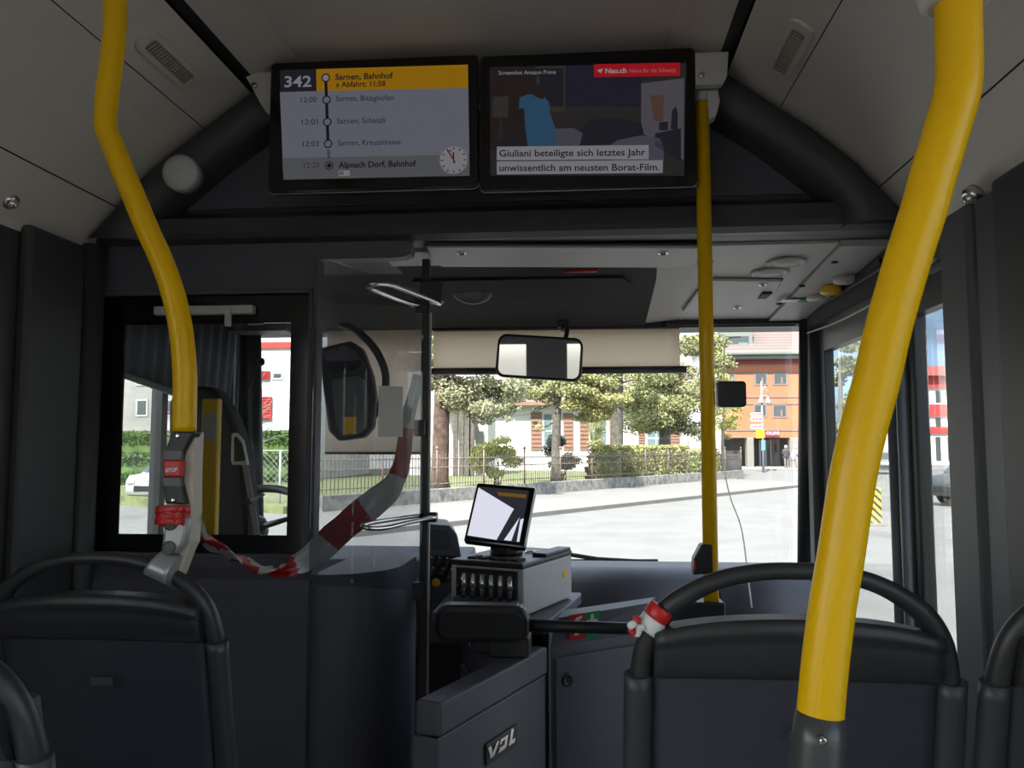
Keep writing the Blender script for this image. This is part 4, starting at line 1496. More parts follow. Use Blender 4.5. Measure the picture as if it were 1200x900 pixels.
for i, x in enumerate((.11, .16)): b.lathe(Tp(x, -.001, .075 + .02 * (i)), [(.005, 0), (.004, .003)], -e2, 12)
b.build('key_lock', parent=tm)
b = MB().m('soft_black')
for i in range(5): b.prism([Tp(.16 + .15 * i, .10, TH + .001), Tp(.27 + .15 * i, .10, TH + .001), Tp(.27 + .15 * i, .24, TH + .001), Tp(.16 + .15 * i, .24, TH + .001)], (0, 0, .006), bevel=.002)
b.build('coin_key', parent=tm)
b = MB().m('black_plastic')
b.prism([Tp(.80, .45, TH), Tp(1.0, .45, TH), Tp(1.0, .98, TH), Tp(.80, .98, TH)], (0, 0, .012), bevel=.004)
b.build('printer_cover', parent=tm)
b = MB().m('clear_lens')
for i in range(9): b.box(Tp(.60 + .04 * i, .62 + .02 * (i % 3), TH + .006), (.008, .016, .006), .4 + i, bevel=.002)
b.build('coin', parent=tm)
MB().m('yellow_plastic').prism([Tp(1.004, .80, .07), Tp(1.004, .88, .07), Tp(1.004, .88, .09), Tp(1.004, .80, .09)], e1 * .001).build('yellow_label', parent=tm)
# the tilted screen on top
scr = empty('ticket_screen', Tp(.55, .35, TH), 'tilted black touch screen standing on the ticket machine', 'screen')
C00, C10, C11, C01 = at(543, 633.5, 2.44), at(614, 642, 2.40), at(628, 569, 2.50), at(559, 565.5, 2.545)
C11 = C10 + (C01 - C00) + (C11 - C10 - C01 + C00) * .3
sn = (C10 - C00).cross(C01 - C00).normalized()
if sn.y > 0: sn = -sn
S = lambda u, v, o_=0: (C00 + (C10 - C00) * u) * (1 - v) + (C01 + (C11 - C01) * u) * v + sn * o_
MB().m('display_black').prism([S(0, 0), S(1, 0), S(1, 1), S(0, 1)], sn * -.028, bevel=.005).build('housing', parent=scr)
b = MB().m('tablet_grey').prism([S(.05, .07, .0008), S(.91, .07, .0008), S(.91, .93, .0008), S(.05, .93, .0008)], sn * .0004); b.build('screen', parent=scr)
b = MB().m('tablet_reflection')  # window reflection drawn on the glass as glowing white patches
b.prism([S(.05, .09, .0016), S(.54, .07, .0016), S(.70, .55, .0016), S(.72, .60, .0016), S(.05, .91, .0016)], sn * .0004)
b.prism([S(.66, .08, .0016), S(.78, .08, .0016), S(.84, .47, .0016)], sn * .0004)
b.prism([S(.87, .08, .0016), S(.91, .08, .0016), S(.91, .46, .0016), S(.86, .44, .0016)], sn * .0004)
b.build('reflection_patch', parent=scr)
b = MB().m('tablet_orange').prism([S(.42, .80, .0016), S(.88, .80, .0016), S(.88, .86, .0016), S(.38, .86, .0016)], sn * .0004); b.build('orange_field', parent=scr)
b = MB().m('black_plastic')
m0 = S(.55, .03, -.02)
b.tube([m0, V(m0.x + .02, m0.y + .05, TB.z + .008)], .026, 14); b.lathe(V(m0.x + .02, m0.y + .05, TB.z + .004), [(.05, 0), (.05, .012), (.03, .02)], (0, 0, 1), 24)
b.build('stand', parent=scr)

# table under the ticket machine
b = MB().m('dark_panel')
tz = TB.z - TH - .004
b.prism([V(-.44, 2.36, tz), V(A2.x - .02, 2.22, tz), V(-.035, 2.55, tz), V(-.01, 2.68, tz), V(-.01, 2.72, tz), V(-.44, 2.72, tz)], (0, 0, -.03), bevel=.004)
b.prism([V(-.30, 2.42, 0), V(-.12, 2.38, 0), V(-.08, 2.70, 0), V(-.30, 2.70, 0)], (0, 0, tz - .03))
o = b.build('machine_table'); tag(o, 'dark shelf carrying the grey ticket machine', 'shelf')

# =====================================================================================
#  DASHBOARD
# =====================================================================================
db = empty('dashboard', (0, 3.2, 0), 'long rounded dark dashboard under the windscreen', 'dashboard')
b = MB().m('dark_panel')
zd = at(700, 662, 3.2).z
pr = []
for k in range(13):
    a = radians(-20 + 130 * k / 12)
    pr.append((3.16 - .17 * cos(a) , zd - .145 + .145 * sin(a)))
pr += [(3.54, zd - .03), (3.54, .62), (3.05, .62)]
b.prism([V(-.12, y, z) for y, z in pr], (.60, 0, 0), smooth=True)
b.build('roll', parent=db)
b = MB().m('dark_panel')
b.prism([V(.487, y, z) for y, z in pr], (.33, 0, 0), smooth=True)
b.build('roll_end', parent=db)
b = MB().m('black_plastic')
b.tube([V(.82, 3.14, zd - .12), V(.875, 3.14, zd - .12)], .12, 24)
b.build('end_cap', parent=db)
b = MB().m('dark_plastic'); b.box2((-1.44, 3.10, .62), (.86, 3.56, zd - .12), bevel=.01); b.box2((-.1, 3.05, 0), (.84, 3.5, .62))
b.build('base', parent=db)
# driver's side dash
dd = MB().m('dark_plastic')
dd.prism([V(-1.40, 3.0, .80), V(-1.40, 3.12, .93), V(-1.40, 3.40, .95), V(-1.40, 3.5, .80)], (.95, 0, 0), bevel=.01)
dd.build('driver_cowl', parent=db)
# switch pod between driver and ticket machine
sp_ = empty('switch_pod', (-.5, 2.85, .70), 'dark switch pod with rocker switches and an orange knob', 'controls')
YS = 2.72
SP = [at(*q, YS) for q in ((500, 614), (527, 616), (536, 627), (544, 668), (544, 706), (500, 706))]
MB().m('dark_panel').prism(SP, (-.05, .24, 0), bevel=.006).build('pod', parent=sp_)
MB().m('dark_plastic').prism([at(*q, YS - .003) for q in ((503, 620), (523, 622), (528, 630), (530, 644), (503, 644))], (0, .006, 0), bevel=.002).build('display_lid', parent=sp_)
MB().m('soft_black').prism([at(*q, YS - .004) for q in ((502, 650), (536, 652), (539, 666), (534, 682), (503, 684))], (0, .008, 0), bevel=.002).build('switch_field', parent=sp_)
for px, py in ((506, 656), (515, 656.5), (524, 657), (507, 668), (519, 669), (529, 670), (526, 678)):
    R = Matrix.Rotation(.5, 3, 'Y') @ Matrix.Rotation(-.4, 3, 'X')
    k = MB().m('black_plastic').box(at(px, py, YS - .008), (.015, .014, .034), R, bevel=.003)
    k.m('light_grey').box(at(px, py - 3, YS - .017), (.006, .003, .004), R)
    k.build('rocker_switch', parent=sp_)
MB().m('yellow_plastic').lathe(at(511.5, 683, YS - .004), [(.013, 0), (.014, .01), (.011, .018), (0, .02)], (0, -1, .3), 18).build('orange_knob', parent=sp_)

# thin cable hanging in front of the windscreen down to the dash
pts = [at(868, 395, 3.40), at(858, 396, 3.40), at(850, 402, 3.40), at(848.5, 430, 3.40), at(848, 490, 3.39), at(848, 540, 3.38), at(855, 580, 3.36), at(869, 620, 3.30), at(877, 680, 3.0), at(881, 712, 2.93)]
o = MB().m('cord_white').tube(catmull(pts, 6), .0028, 8).build('cable'); tag(o, 'thin pale cable hanging before the windscreen right of the middle pole', 'cable')
# wiper outside
wp = empty('windscreen_wiper', at(720, 657, 3.72), 'black wiper resting low outside the windscreen', 'wiper')
MB().m('soft_black').tube([at(662, 649, 3.71), at(700, 655, 3.72), at(771, 658, 3.72)], [.010, .009, .005], 8).build('arm', parent=wp)
MB().m('soft_black').tube([at(655, 657, 3.71), at(771, 657, 3.725)], .007, 8).build('blade', parent=wp)

# =====================================================================================
#  DRIVER'S CAB seen through the partition window
# =====================================================================================
ds = empty('driver_seat', (-1.0, 2.72, 0), 'high-backed dark driver seat behind the partition window', 'seat')
b = MB().m('soft_black')
P = [at(*q, 2.62) for q in ((196, 470), (205, 458), (235, 451), (252, 456), (272, 490), (286, 530), (292, 600), (292, 690), (196, 690))]
b.prism(P, (0, .10, 0), bevel=.02); b.build('backrest', parent=ds)
MB().m('fabric').box(V(-1.02, 2.93, .55), (.48, .46, .12), bevel=.04, seg=3).build('seat_cushion', parent=ds)
MB().m('black_plastic').cyl(V(-1.02, 2.9, 0), V(-1.02, 2.9, .5), .10).build('pedestal', parent=ds)
sb = MB().m('mid_grey')
sb.prism([at(*q, 2.58) for q in ((281, 530), (287, 530), (309, 650), (302, 650))], (0, .003, 0))
sb.build('seat_belt', parent=ds)
sb = MB().m('light_grey'); sb.prism([at(*q, 2.57) for q in ((271, 508), (276, 507), (284, 516), (290, 545), (272, 545), (270, 540))], (0, .02, 0), bevel=.004)
sb.m('black_plastic').prism([at(*q, 2.566) for q in ((274, 512), (277, 512), (283, 520), (287, 540), (274, 541))], (0, .01, 0), bevel=.002)
sb.build('belt_guide', parent=ds)
sb = MB().m('light_grey').tube([at(282, 588, 2.57), at(296, 586, 2.57), at(310, 579, 2.57)], .004, 8); sb.m('soft_black').box(at(288, 588, 2.57), (.03, .02, .02), bevel=.004)
sb.build('lever', parent=ds)

yp = empty('cab_post', at(246, 700, 2.45), 'flat yellow post with a white notice inside the driver cab', 'post')
a, c = at(238, 467, 2.45), at(254, 607, 2.45)
MB().m('yellow_paint').box2((a.x, 2.44, .4), (c.x, 2.47, a.z), bevel=.006).build('post', parent=yp)
a, c = at(238.5, 484, 2.44), at(253.5, 516, 2.44)
b = MB().m('paper').box2((a.x, 2.436, c.z), (c.x, 2.439, a.z))
b.m('lcd_grey_ink')
b.build('notice', parent=yp)

sw = empty('steering_wheel', V(-1.02, 2.98, .95), 'black steering wheel seen through the partition window', 'wheel')
wc = at(290, 614, 3.0)
ax = V(0, -.55, .83).normalized()
e_1 = V(1, 0, 0); e_2 = ax.cross(e_1)
ring = [wc + (e_1 * cos(2 * pi * k / 40) + e_2 * sin(2 * pi * k / 40)) * .225 for k in range(41)]
MB().m('black_plastic').tube(ring, .016, 12, caps=False).build('rim', parent=sw)
b = MB().m('black_plastic')
for a in (.3, 2.85, 4.7): b.tube([wc - ax * .03, wc + (e_1 * cos(a) + e_2 * sin(a)) * .22], [.03, .014], 10, flat=.5)
b.lathe(wc - ax * .05, [(.07, 0), (.07, .04), (.05, .05), (0, .05)], ax, 24)
b.cyl(wc - ax * .05, wc - ax * .14, .035)
b.build('spokes', parent=sw)
# driver's side blind: grey pleated cloth on the left cab window with its pale rail
sbd = empty('side_blind', V(-1.42, 2.9, 1.55), 'grey pleated side blind with a pale rail on the driver window', 'blind')
xb = XL + .05
P = [atx(128, 370, xb), atx(278, 368, xb), atx(268, 484, xb), atx(124, 431, xb)]
def sbf(u, v):
    p = (P[3] + (P[2] - P[3]) * u) * (1 - v) + (P[0] + (P[1] - P[0]) * u) * v
    return V(xb + .006 * sin(u * 70), p.y, p.z)
MB().m('blind_grey').slab(sbf, 80, 2, (-.003, 0, 0)).build('cloth', parent=sbd)
MB().m('mid_grey').tube([P[3], P[2]], .012, 10).build('rail', parent=sbd)
# screen reflection of a mirror on its curved arm, built as a solid object
om = empty('reflected_mirror', at(405, 455, 3.15), 'rounded black mirror on a curved arm built for a reflection in the clear screen', 'mirror')
YO = 3.22
P = [at(*q, YO) for q in ((372, 408), (410, 399), (424, 408), (436, 440), (440, 470), (437, 500), (426, 513), (396, 517), (384, 505))]
MB().m('black_plastic').prism(P, (0, .06, 0), bevel=.012).build('housing', parent=om)
P = [at(*q, YO - .003) for q in ((388, 445), (420, 440), (428, 446), (432, 470), (430, 500), (422, 508), (400, 510), (394, 500))]
MB().m('mirror_glass').prism(P, (0, .004, 0)).build('glass', parent=om)
P = [at(*q, YO - .003) for q in ((378, 413), (404, 405), (417, 412), (424, 426), (415, 434), (388, 438))]
MB().m('mirror_glass').prism(P, (0, .004, 0)).build('wide_angle_glass', parent=om)
MB().m('black_plastic').tube(catmull([at(400, 380, YO + .1), at(418, 388, YO + .05), at(440, 410, YO + .03), at(452, 440, YO + .03), at(448, 470, YO + .03), at(436, 490, YO + .03)], 5), .016, 12).build('arm', parent=om)
# microphone on a bendy stalk
mc = MB().m('soft_black')
mc.tube(catmull([at(305, 424, 3.2), at(294, 445, 3.15), at(281, 480, 3.1), at(277, 505, 3.0)], 6), .0035, 8)
mc.tube([at(277, 485, 3.06), at(277, 505, 3.02)], [.008, .014], 10)
mc.lathe(at(306, 424, 3.2), [(.0, -.016), (.014, -.010), (.018, 0), (.014, .010), (0, .016)], (1, 0, 0), 14)
o = mc.build('microphone'); tag(o, 'small black microphone on a thin stalk in the driver cab', 'microphone')
hb2 = MB().m('black_plastic')
a, c = at(268, 372, 2.9), at(336, 388, 2.9)
hb2.box2((a.x, 2.88, c.z), (c.x, 3.0, a.z), bevel=.01); hb2.box2((a.x + .03, 2.90, a.z - .02), (c.x - .03, 2.98, 1.93))
hb2.m('vent_cream').box2((at(291, 378, 2.88).x, 2.876, at(291, 381, 2.88).z), (at(309, 378, 2.88).x, 2.882, at(291, 376, 2.88).z), bevel=.002)
o = hb2.build('overhead_unit'); tag(o, 'black overhead unit with a small pale light in the driver cab', 'unit')

# =====================================================================================
#  OUTDOORS
# =====================================================================================
GZ = -0.35
mat('asphalt', (0.157, 0.156, 0.153), 0.9, noise=0.10, nscale=1.2)
mat('pavement', (0.185, 0.181, 0.174), 0.9, noise=0.08, nscale=2)
mat('kerb', (0.17, 0.162, 0.15), 0.9)
mat('road_line', (0.19, 0.19, 0.19), 0.8)
mat('stone', (0.21, 0.20, 0.185), 0.9, noise=0.5, nscale=5)
mat('rusty_iron', (0.15, 0.115, 0.095), 0.7, noise=0.3, nscale=8)
mat('grass', (0.145, 0.165, 0.07), 0.9, noise=0.35, nscale=4)
mat('white_wall', (0.62, 0.62, 0.61), 0.8)
mat('pink_roof', (0.17, 0.135, 0.125), 0.8)
mat('shutter_brown', (0.21, 0.115, 0.085), 0.7)
mat('shutter_red', (0.42, 0.035, 0.035), 0.6)
mat('window_white', (0.42, 0.42, 0.42), 0.5)
mat('window_dark', (0.055, 0.065, 0.07), 0.15)
mat('window_blue', (0.12, 0.17, 0.18), 0.15)
mat('orange_wall', (0.36, 0.125, 0.062), 0.8, noise=0.06, nscale=0.6)
mat('band_grey', (0.17, 0.13, 0.12), 0.8)
mat('dark_red', (0.22, 0.045, 0.035), 0.8)
mat('eave_grey', (0.15, 0.165, 0.15), 0.7)
mat('tile_red', (0.30, 0.215, 0.20), 0.8)
mat('concrete', (0.18, 0.17, 0.155), 0.9)
mat('shop_dark', (0.045, 0.042, 0.042), 0.5)
mat('magenta_ink', (0.33, 0.03, 0.10), 0.5)
mat('sign_yellow', (0.62, 0.42, 0.01), 0.5)
mat('sign_blue', (0.10, 0.22, 0.42), 0.5)
mat('sign_white', (0.36, 0.36, 0.36), 0.5)
mat('sign_pink', (0.50, 0.12, 0.15), 0.5)
mat('pole_blue', (0.24, 0.29, 0.36), 0.5)
mat('bark_red', (0.070, 0.043, 0.033), 0.95, noise=0.55, nscale=6)
mat('bark_grey', (0.088, 0.078, 0.068), 0.95, noise=0.4, nscale=6)
mat('leaf_olive', (0.25, 0.255, 0.15), 0.8, noise=0.45, nscale=2.0)
mat('leaf_yellow', (0.27, 0.265, 0.10), 0.8, noise=0.4, nscale=1.5)
mat('leaf_pine', (0.225, 0.235, 0.105), 0.8, noise=0.5, nscale=1.2)
mat('leaf_bright', (0.33, 0.35, 0.10), 0.8, noise=0.35, nscale=1.5)
mat('leaf_dark', (0.045, 0.058, 0.045), 0.8, noise=0.4, nscale=2)
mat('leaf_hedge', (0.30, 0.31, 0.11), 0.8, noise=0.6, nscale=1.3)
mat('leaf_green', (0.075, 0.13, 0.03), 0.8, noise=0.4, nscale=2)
mat('twig', (0.26, 0.25, 0.20), 0.9)
mat('haze_blue', (0.07, 0.11, 0.17), 0.95, noise=0.8, nscale=0.004)  # distance haze put into the mountain's colour
mat('coat_dark', (0.04, 0.04, 0.045), 0.9)
mat('coat_pale', (0.25, 0.26, 0.27), 0.9)
mat('skin', (0.40, 0.25, 0.18), 0.7)
mat('hair_white', (0.50, 0.48, 0.45), 0.9)
mat('trousers', (0.16, 0.155, 0.16), 0.9)
mat('car_dark', (0.05, 0.06, 0.065), 0.25)
mat('car_silver', (0.22, 0.23, 0.23), 0.3, 0.3)
mat('car_white', (0.55, 0.55, 0.55), 0.3)
mat('tyre', (0.015, 0.015, 0.015), 0.9)
mat('bin_grey', (0.13, 0.135, 0.14), 0.7)
mat('pale_wall', (0.27, 0.265, 0.25), 0.8, noise=0.25, nscale=0.4)

b = MB().m('asphalt'); b.box2((-140, -60, GZ - .2), (160, 260, GZ)); struct(b.build('street'))
VB = V(.548, .836, 0)                   # direction of the street ahead
NB = V(.836, -.548, 0)
Cu = atz(546, 615, GZ)
b = MB().m('pavement')
pA, pB = Cu - VB * 60, Cu + VB * 22
b.prism([pA, pB, pB + VB * 4 - NB * 2.5, pB + VB * 5 - NB * 6, pA - NB * 6], (0, 0, .10)); o = struct(b.build('sidewalk'))
b = MB().m('kerb'); b.prism([pA, pB, pB - NB * .16, pA - NB * .16], (0, 0, .108)); b.build('kerb', parent=o)
b = MB().m('road_line')
q0, q1 = atz(812, 590, GZ), atz(935, 602, GZ)
b.prism([q0, q1, q1 + (V(0, .35, 0)), q0 + V(0, .35, 0)], (0, 0, .006)); struct(b.build('trim_road'))
# fore court in front of the orange building
b = MB().m('pavement'); b.box2((2, 62.0, GZ), (60, 80, GZ + .12)); struct(b.build('forecourt'))

# garden behind the fence
FA = atz(503, 593, GZ + .02); FB = atz(872, 561.5, GZ + .02)
FD = V(FB.x - FA.x, FB.y - FA.y, 0); FLn = FD.length; FD.normalize(); FN = V(-FD.y, FD.x, 0)
b = MB().m('grass'); g0 = FA - FD * 5
b.prism([V(g0.x, g0.y, GZ) + FN * .25, V(FB.x, FB.y, GZ) + FN * .25, V(FB.x, FB.y, GZ) + FN * 26, V(g0.x, g0.y, GZ) + FN * 13], (0, 0, .28)); struct(b.build('lawn'))
b = MB().m('stone'); w0 = FA - FD * 4
b.prism([V(w0.x, w0.y, GZ), V(FB.x, FB.y, GZ), V(FB.x, FB.y, GZ) + FN * .3, V(w0.x, w0.y, GZ) + FN * .3], (0, 0, .50), bevel=.02); struct(b.build('wall_garden'))

fe = empty('iron_fence', FA, 'rusty iron picket fence on the low stone garden wall', 'fence')
WT = GZ + .50
FH = 1.05
def fpt(s, z, off=.15): return FA + FD * s + FN * off + V(0, 0, z - FA.z)
s0, nb = -4.0, 13
bay = (FLn - s0) / nb
for i in range(nb + 1):
    p = fpt(s0 + bay * i, WT)
    k = MB().m('rusty_iron'); k.cyl(p, p + V(0, 0, FH + .12), .035, .03, 8); k.lathe(p + V(0, 0, FH + .12), [(.045, 0), (.05, .04), (.02, .09), (0, .1)], (0, 0, 1), 8)
    k.build('post', parent=fe)
for z in (.14, FH - .16, FH - .42):
    k = MB().m('rusty_iron'); k.tube([fpt(s0, WT + z), fpt(FLn, WT + z)], .018, 6); k.build('rail', parent=fe)
for i in range(nb):
    k = MB().m('rusty_iron')
    n = 17
    for j in range(1, n):
        p = fpt(s0 + bay * i + bay * j / n, WT + .03)
        k.tube([p, p + V(0, 0, FH - .10), p + V(0, 0, FH)], [.011, .011, .002], 5)
    k.build('pickets', parent=fe)


def fence_y(px, off):            # distance of the line behind the fence that a pixel column meets
    d = ray(px, 500); n_ = FN; p0 = FA + FN * off
    return (p0.dot(n_) - EYE.dot(n_)) / d.dot(n_) * d.y


def cloud(blobs, n, size, seed=0, flat=0.0):
    """leaf quads scattered through ellipsoid blobs; blobs = (centre, rx, ry, rz)"""
    rnd = random.Random(seed)
    verts, faces = [], []
    vol = [r[1] * r[2] * r[3] for r in blobs]; tot = sum(vol)
    for (c, rx, ry, rz), v_ in zip(blobs, vol):
        for _ in range(int(n * v_ / tot) + 1):
            d = V(rnd.gauss(0, 1), rnd.gauss(0, 1), rnd.gauss(0, 1)).normalized() * (rnd.random() ** .45)
            p = V(c[0] + d.x * rx, c[1] + d.y * ry, c[2] + d.z * rz)
            e_a = V(rnd.gauss(0, 1), rnd.gauss(0, 1), rnd.gauss(0, .6)).normalized()
            e_b = e_a.cross(V(rnd.gauss(0, 1), rnd.gauss(0, 1), rnd.gauss(0, 1))).normalized()
            s = size * rnd.uniform(.6, 1.3)
            k = len(verts)
            verts += [p - e_a * s * .5, p + e_b * s * .30, p + e_a * s * .5, p - e_b * s * .30]
            faces.append((k, k + 1, k + 2, k + 3))
    return verts, faces


def foliage(name, blobs, n, size, m, parent, seed=0):
    vs, fs = cloud(blobs, int(n * 3.2), size * .58, seed)
    o0 = WORLD_ORIGIN[parent.name] if parent is not None else Vector(blobs[0][0])
    me = bpy.data.meshes.new(name)
    me.from_pydata([tuple(v - o0) for v in vs], [], fs)
    me.materials.append(M[m])
    o = bpy.data.objects.new(name, me); COL.objects.link(o)
    if parent is not None: o.parent = parent
    else: o.location = o0
    WORLD_ORIGIN[o.name] = o0
    return o


def clumps(px, py, y, wpx, hpx, k, seed, rz=.7):
    """k small leafy clumps filling an ellipse wpx x hpx (pixels) around a pixel at distance y"""
    rnd = random.Random(seed)
    s = y / F_PX
    out = []
    for _ in range(k):
        a, r = rnd.uniform(0, 2 * pi), sqrt(rnd.random())
        c = at(px + wpx / 2 * r * cos(a), py + hpx / 2 * r * sin(a), y + rnd.uniform(-1, 1) * wpx * s * .35)
        q = rnd.uniform(.13, .24) * min(wpx, hpx * 1.4) * s
        out.append((c, q * 1.25, q * 1.25, q * rz))
    return out


def tree(name, trunk, radii, bark, label, fol, branches=(), group=None):
    """trunk: points; fol: list of (blobs, n, size, material)"""
    r = empty(name, trunk[0], label, 'tree', group)
    k = MB().m(bark)
    path = catmull(trunk, 5)
    rs = [radii[0] + (radii[1] - radii[0]) * i / (len(path) - 1) for i in range(len(path))]
    rs[0] *= 1.25
    k.tube(path, rs, 12)
    k.build('trunk', parent=r)
    if branches:
        k = MB().m(bark)
        for br in branches:
            k.tube(catmull(br, 4), [max(.015, .05 * (1 - i / (4 * (len(br) - 1) + 1))) for i in range(4 * (len(br) - 1) + 1)], 6)
        k.build('branches', parent=r)
    for i, (bl, n, size, m_) in enumerate(fol):
        foliage('foliage', bl, n, size, m_, r, seed=hash(label) % 1000 + i if False else len(label) * 7 + i)
    return r


LAWN = GZ + .28
def base(px, y): p = at(px, 500, y); return V(p.x, y, LAWN)

y = fence_y(516, 1.6)
tree('broad_tree', [base(516, y), at(517, 500, y), at(519, 430, y), at(521, 330, y)], [.30, .22], 'bark_red', 'tree with thick reddish trunk at the left end of the windscreen view',
     [(clumps(560, 452, y, 95, 80, 26, 1) + clumps(520, 430, y, 60, 60, 12, 2) + clumps(548, 400, y, 120, 70, 14, 3) + clumps(575, 485, y, 45, 36, 9, 33), 9000, .20, 'leaf_olive')],
     [[at(520, 430, y), at(545, 450, y - .5), at(575, 470, y - .6)], [at(519, 440, y), at(500, 425, y)]])
y = fence_y(651, 1.3)
tree('slim_tree', [base(651, y), at(652, 510, y), at(654, 440, y), at(655, 360, y)], [.20, .12], 'bark_grey', 'slim grey-trunked tree with drooping branches in the middle of the view',
     [(clumps(655, 440, y, 120, 60, 24, 4, .5) + clumps(690, 465, y, 60, 50, 10, 5, .5) + clumps(620, 470, y, 50, 26, 7, 6, .4) + clumps(640, 495, y, 34, 24, 5, 61, .4), 4200, .22, 'leaf_pine'),
      (clumps(698, 462, y - .5, 70, 60, 16, 7, .6) + clumps(695, 500, y, 40, 40, 4, 8), 2200, .2, 'leaf_yellow')],
     [[at(654, 470, y), at(620, 484, y - .6), at(600, 488, y - .8)], [at(654, 462, y), at(690, 470, y - .4), at(715, 480, y - .4)], [at(653, 490, y), at(640, 500, y), at(625, 497, y)]])
y = fence_y(722, 2.5)
tree('pine_tree', [base(722, y), at(723, 500, y), at(724, 440, y), at(726, 340, y)], [.32, .22], 'bark_grey', 'bare lower trunk of a tall tree standing behind the left part of the hedge',
     [(clumps(722, 410, y, 90, 60, 14, 9), 3000, .24, 'leaf_pine')],
     [[at(724, 468, y), at(705, 480, y), at(690, 483, y)], [at(724, 450, y), at(745, 445, y), at(760, 450, y)]])
y = fence_y(779, 2.8)
tree('spreading_pine', [base(779, y), at(779, 510, y), at(782, 460, y), at(785, 380, y)], [.34, .2], 'bark_grey', 'big spreading green pine behind the hedge left of the yellow middle pole',
     [(clumps(782, 470, y, 105, 80, 30, 10, .6) + clumps(812, 430, y, 70, 100, 18, 11, .6) + clumps(750, 490, y, 50, 50, 9, 12, .5) + clumps(822, 490, y, 50, 50, 9, 13, .6) + clumps(815, 385, y, 70, 60, 12, 14, .6), 13000, .25, 'leaf_pine')],
     [[at(782, 470, y), at(757, 488, y - .8), at(735, 484, y - 1)], [at(782, 460, y), at(805, 462, y), at(830, 470, y)]])
y = fence_y(846, 2.6)
tree('small_tree', [base(846, y), at(847, 510, y), at(848, 480, y)], [.12, .07], 'bark_grey', 'small light green tree just right of the yellow middle pole',
     [(clumps(850, 497, y, 36, 52, 16, 15) + clumps(838, 440, y, 40, 90, 12, 16), 2600, .2, 'leaf_bright')],
     [[at(848, 505, y), at(862, 490, y), at(872, 484, y)]])
y = 30.5
for args in (('garden_shrub', 582, 535, 46, 44, 'leaf_bright', 'bright yellow-green shrub behind the iron fence', fence_y(582, 2.2), 17, 2200), ('garden_shrub', 660, 530, 40, 38, 'leaf_dark', 'dark leafy shrub around the foot of the slim grey tree', fence_y(660, 2.6), 18, 1800),
             ('garden_shrub', 694, 549, 16, 34, 'leaf_dark', 'dark low shrub left of the long hedge behind the fence', fence_y(704, 1.3), 19, 900)):
    nm, px, py, w, h, m_, lb, y, sd, n = args
    r = empty(nm, base(px, y), lb, 'shrub')
    k = MB().m('bark_grey')
    rnd = random.Random(sd)
    for j in range(7):
        e = at(px + rnd.uniform(-.4, .4) * w, py + rnd.uniform(-.4, .1) * h, y)
        k.tube([base(px, y) + V(rnd.uniform(-.1, .1), 0, 0), e], [.025, .008], 5)
    k.build('stems', parent=r)
    foliage('foliage', clumps(px, py, y, w, h, 16, sd) , n, .17, m_, r, sd)
# weeping yellow shrub before the second house window
r = empty('weeping_shrub', base(698, fence_y(698, 3.0)), 'weeping shrub with thin yellow twigs before a house window', 'shrub')
k = MB().m('leaf_yellow'); rnd = random.Random(21)
for j in range(34):
    p0 = at(698 + rnd.uniform(-12, 12), 470 + rnd.uniform(-4, 8), fence_y(698, 3.0) + rnd.uniform(-.3, .3))
    p1 = at(698 + rnd.uniform(-18, 18), 505 + rnd.uniform(-12, 12), fence_y(698, 3.0) + rnd.uniform(-.4, .4))
    k.tube([base(698, fence_y(698, 3.0)) + V(0, 0, .2), p0 + V(0, 0, -.3), p0, (p0 + p1) / 2 + V(rnd.uniform(-.1, .1), 0, .1), p1], [.012, .012, .01, .01, .006], 4)
k.build('twigs', parent=r)


def hedge(px0, px1, y0, y1, ztop, thick, label, n, seed):
    a, c = base(px0, y0), base(px1, y1)
    d = (c - a).normalized(); nn = V(-d.y, d.x, 0); L = (c - a).length
    r = empty('hedge', (a + c) / 2, label, 'hedge')
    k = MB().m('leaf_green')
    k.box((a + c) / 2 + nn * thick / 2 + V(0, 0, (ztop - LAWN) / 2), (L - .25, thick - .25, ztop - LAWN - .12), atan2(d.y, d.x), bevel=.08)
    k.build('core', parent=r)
    rnd = random.Random(seed)
    vs, fs = [], []
    for _ in range(n):
        s, h, t = rnd.random() * L, rnd.random(), rnd.random() * thick
        side = rnd.random()
        if side < .6: t = abs(rnd.gauss(0, .07))
        elif side < .85: h = 1 - abs(rnd.gauss(0, .05))
        elif side < .93: s = abs(rnd.gauss(0, .08))
        else: s = L - abs(rnd.gauss(0, .08))
        p = a + d * s + nn * t + V(0, 0, h * (ztop - LAWN))
        e_a = V(rnd.gauss(0, 1), rnd.gauss(0, 1), rnd.gauss(0, 1)).normalized(); e_b = e_a.cross(V(rnd.gauss(0, 1), rnd.gauss(0, 1), rnd.gauss(0, 1))).normalized()
        q = .14 * rnd.uniform(.6, 1.2); i = len(vs)
        vs += [p - e_a * q * .5, p + e_b * q * .35, p + e_a * q * .5, p - e_b * q * .35]; fs.append((i, i + 1, i + 2, i + 3))
    o0 = WORLD_ORIGIN[r.name]
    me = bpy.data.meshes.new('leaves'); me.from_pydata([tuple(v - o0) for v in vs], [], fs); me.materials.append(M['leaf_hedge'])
    o = bpy.data.objects.new('leaves', me); COL.objects.link(o); o.parent = r
    return r


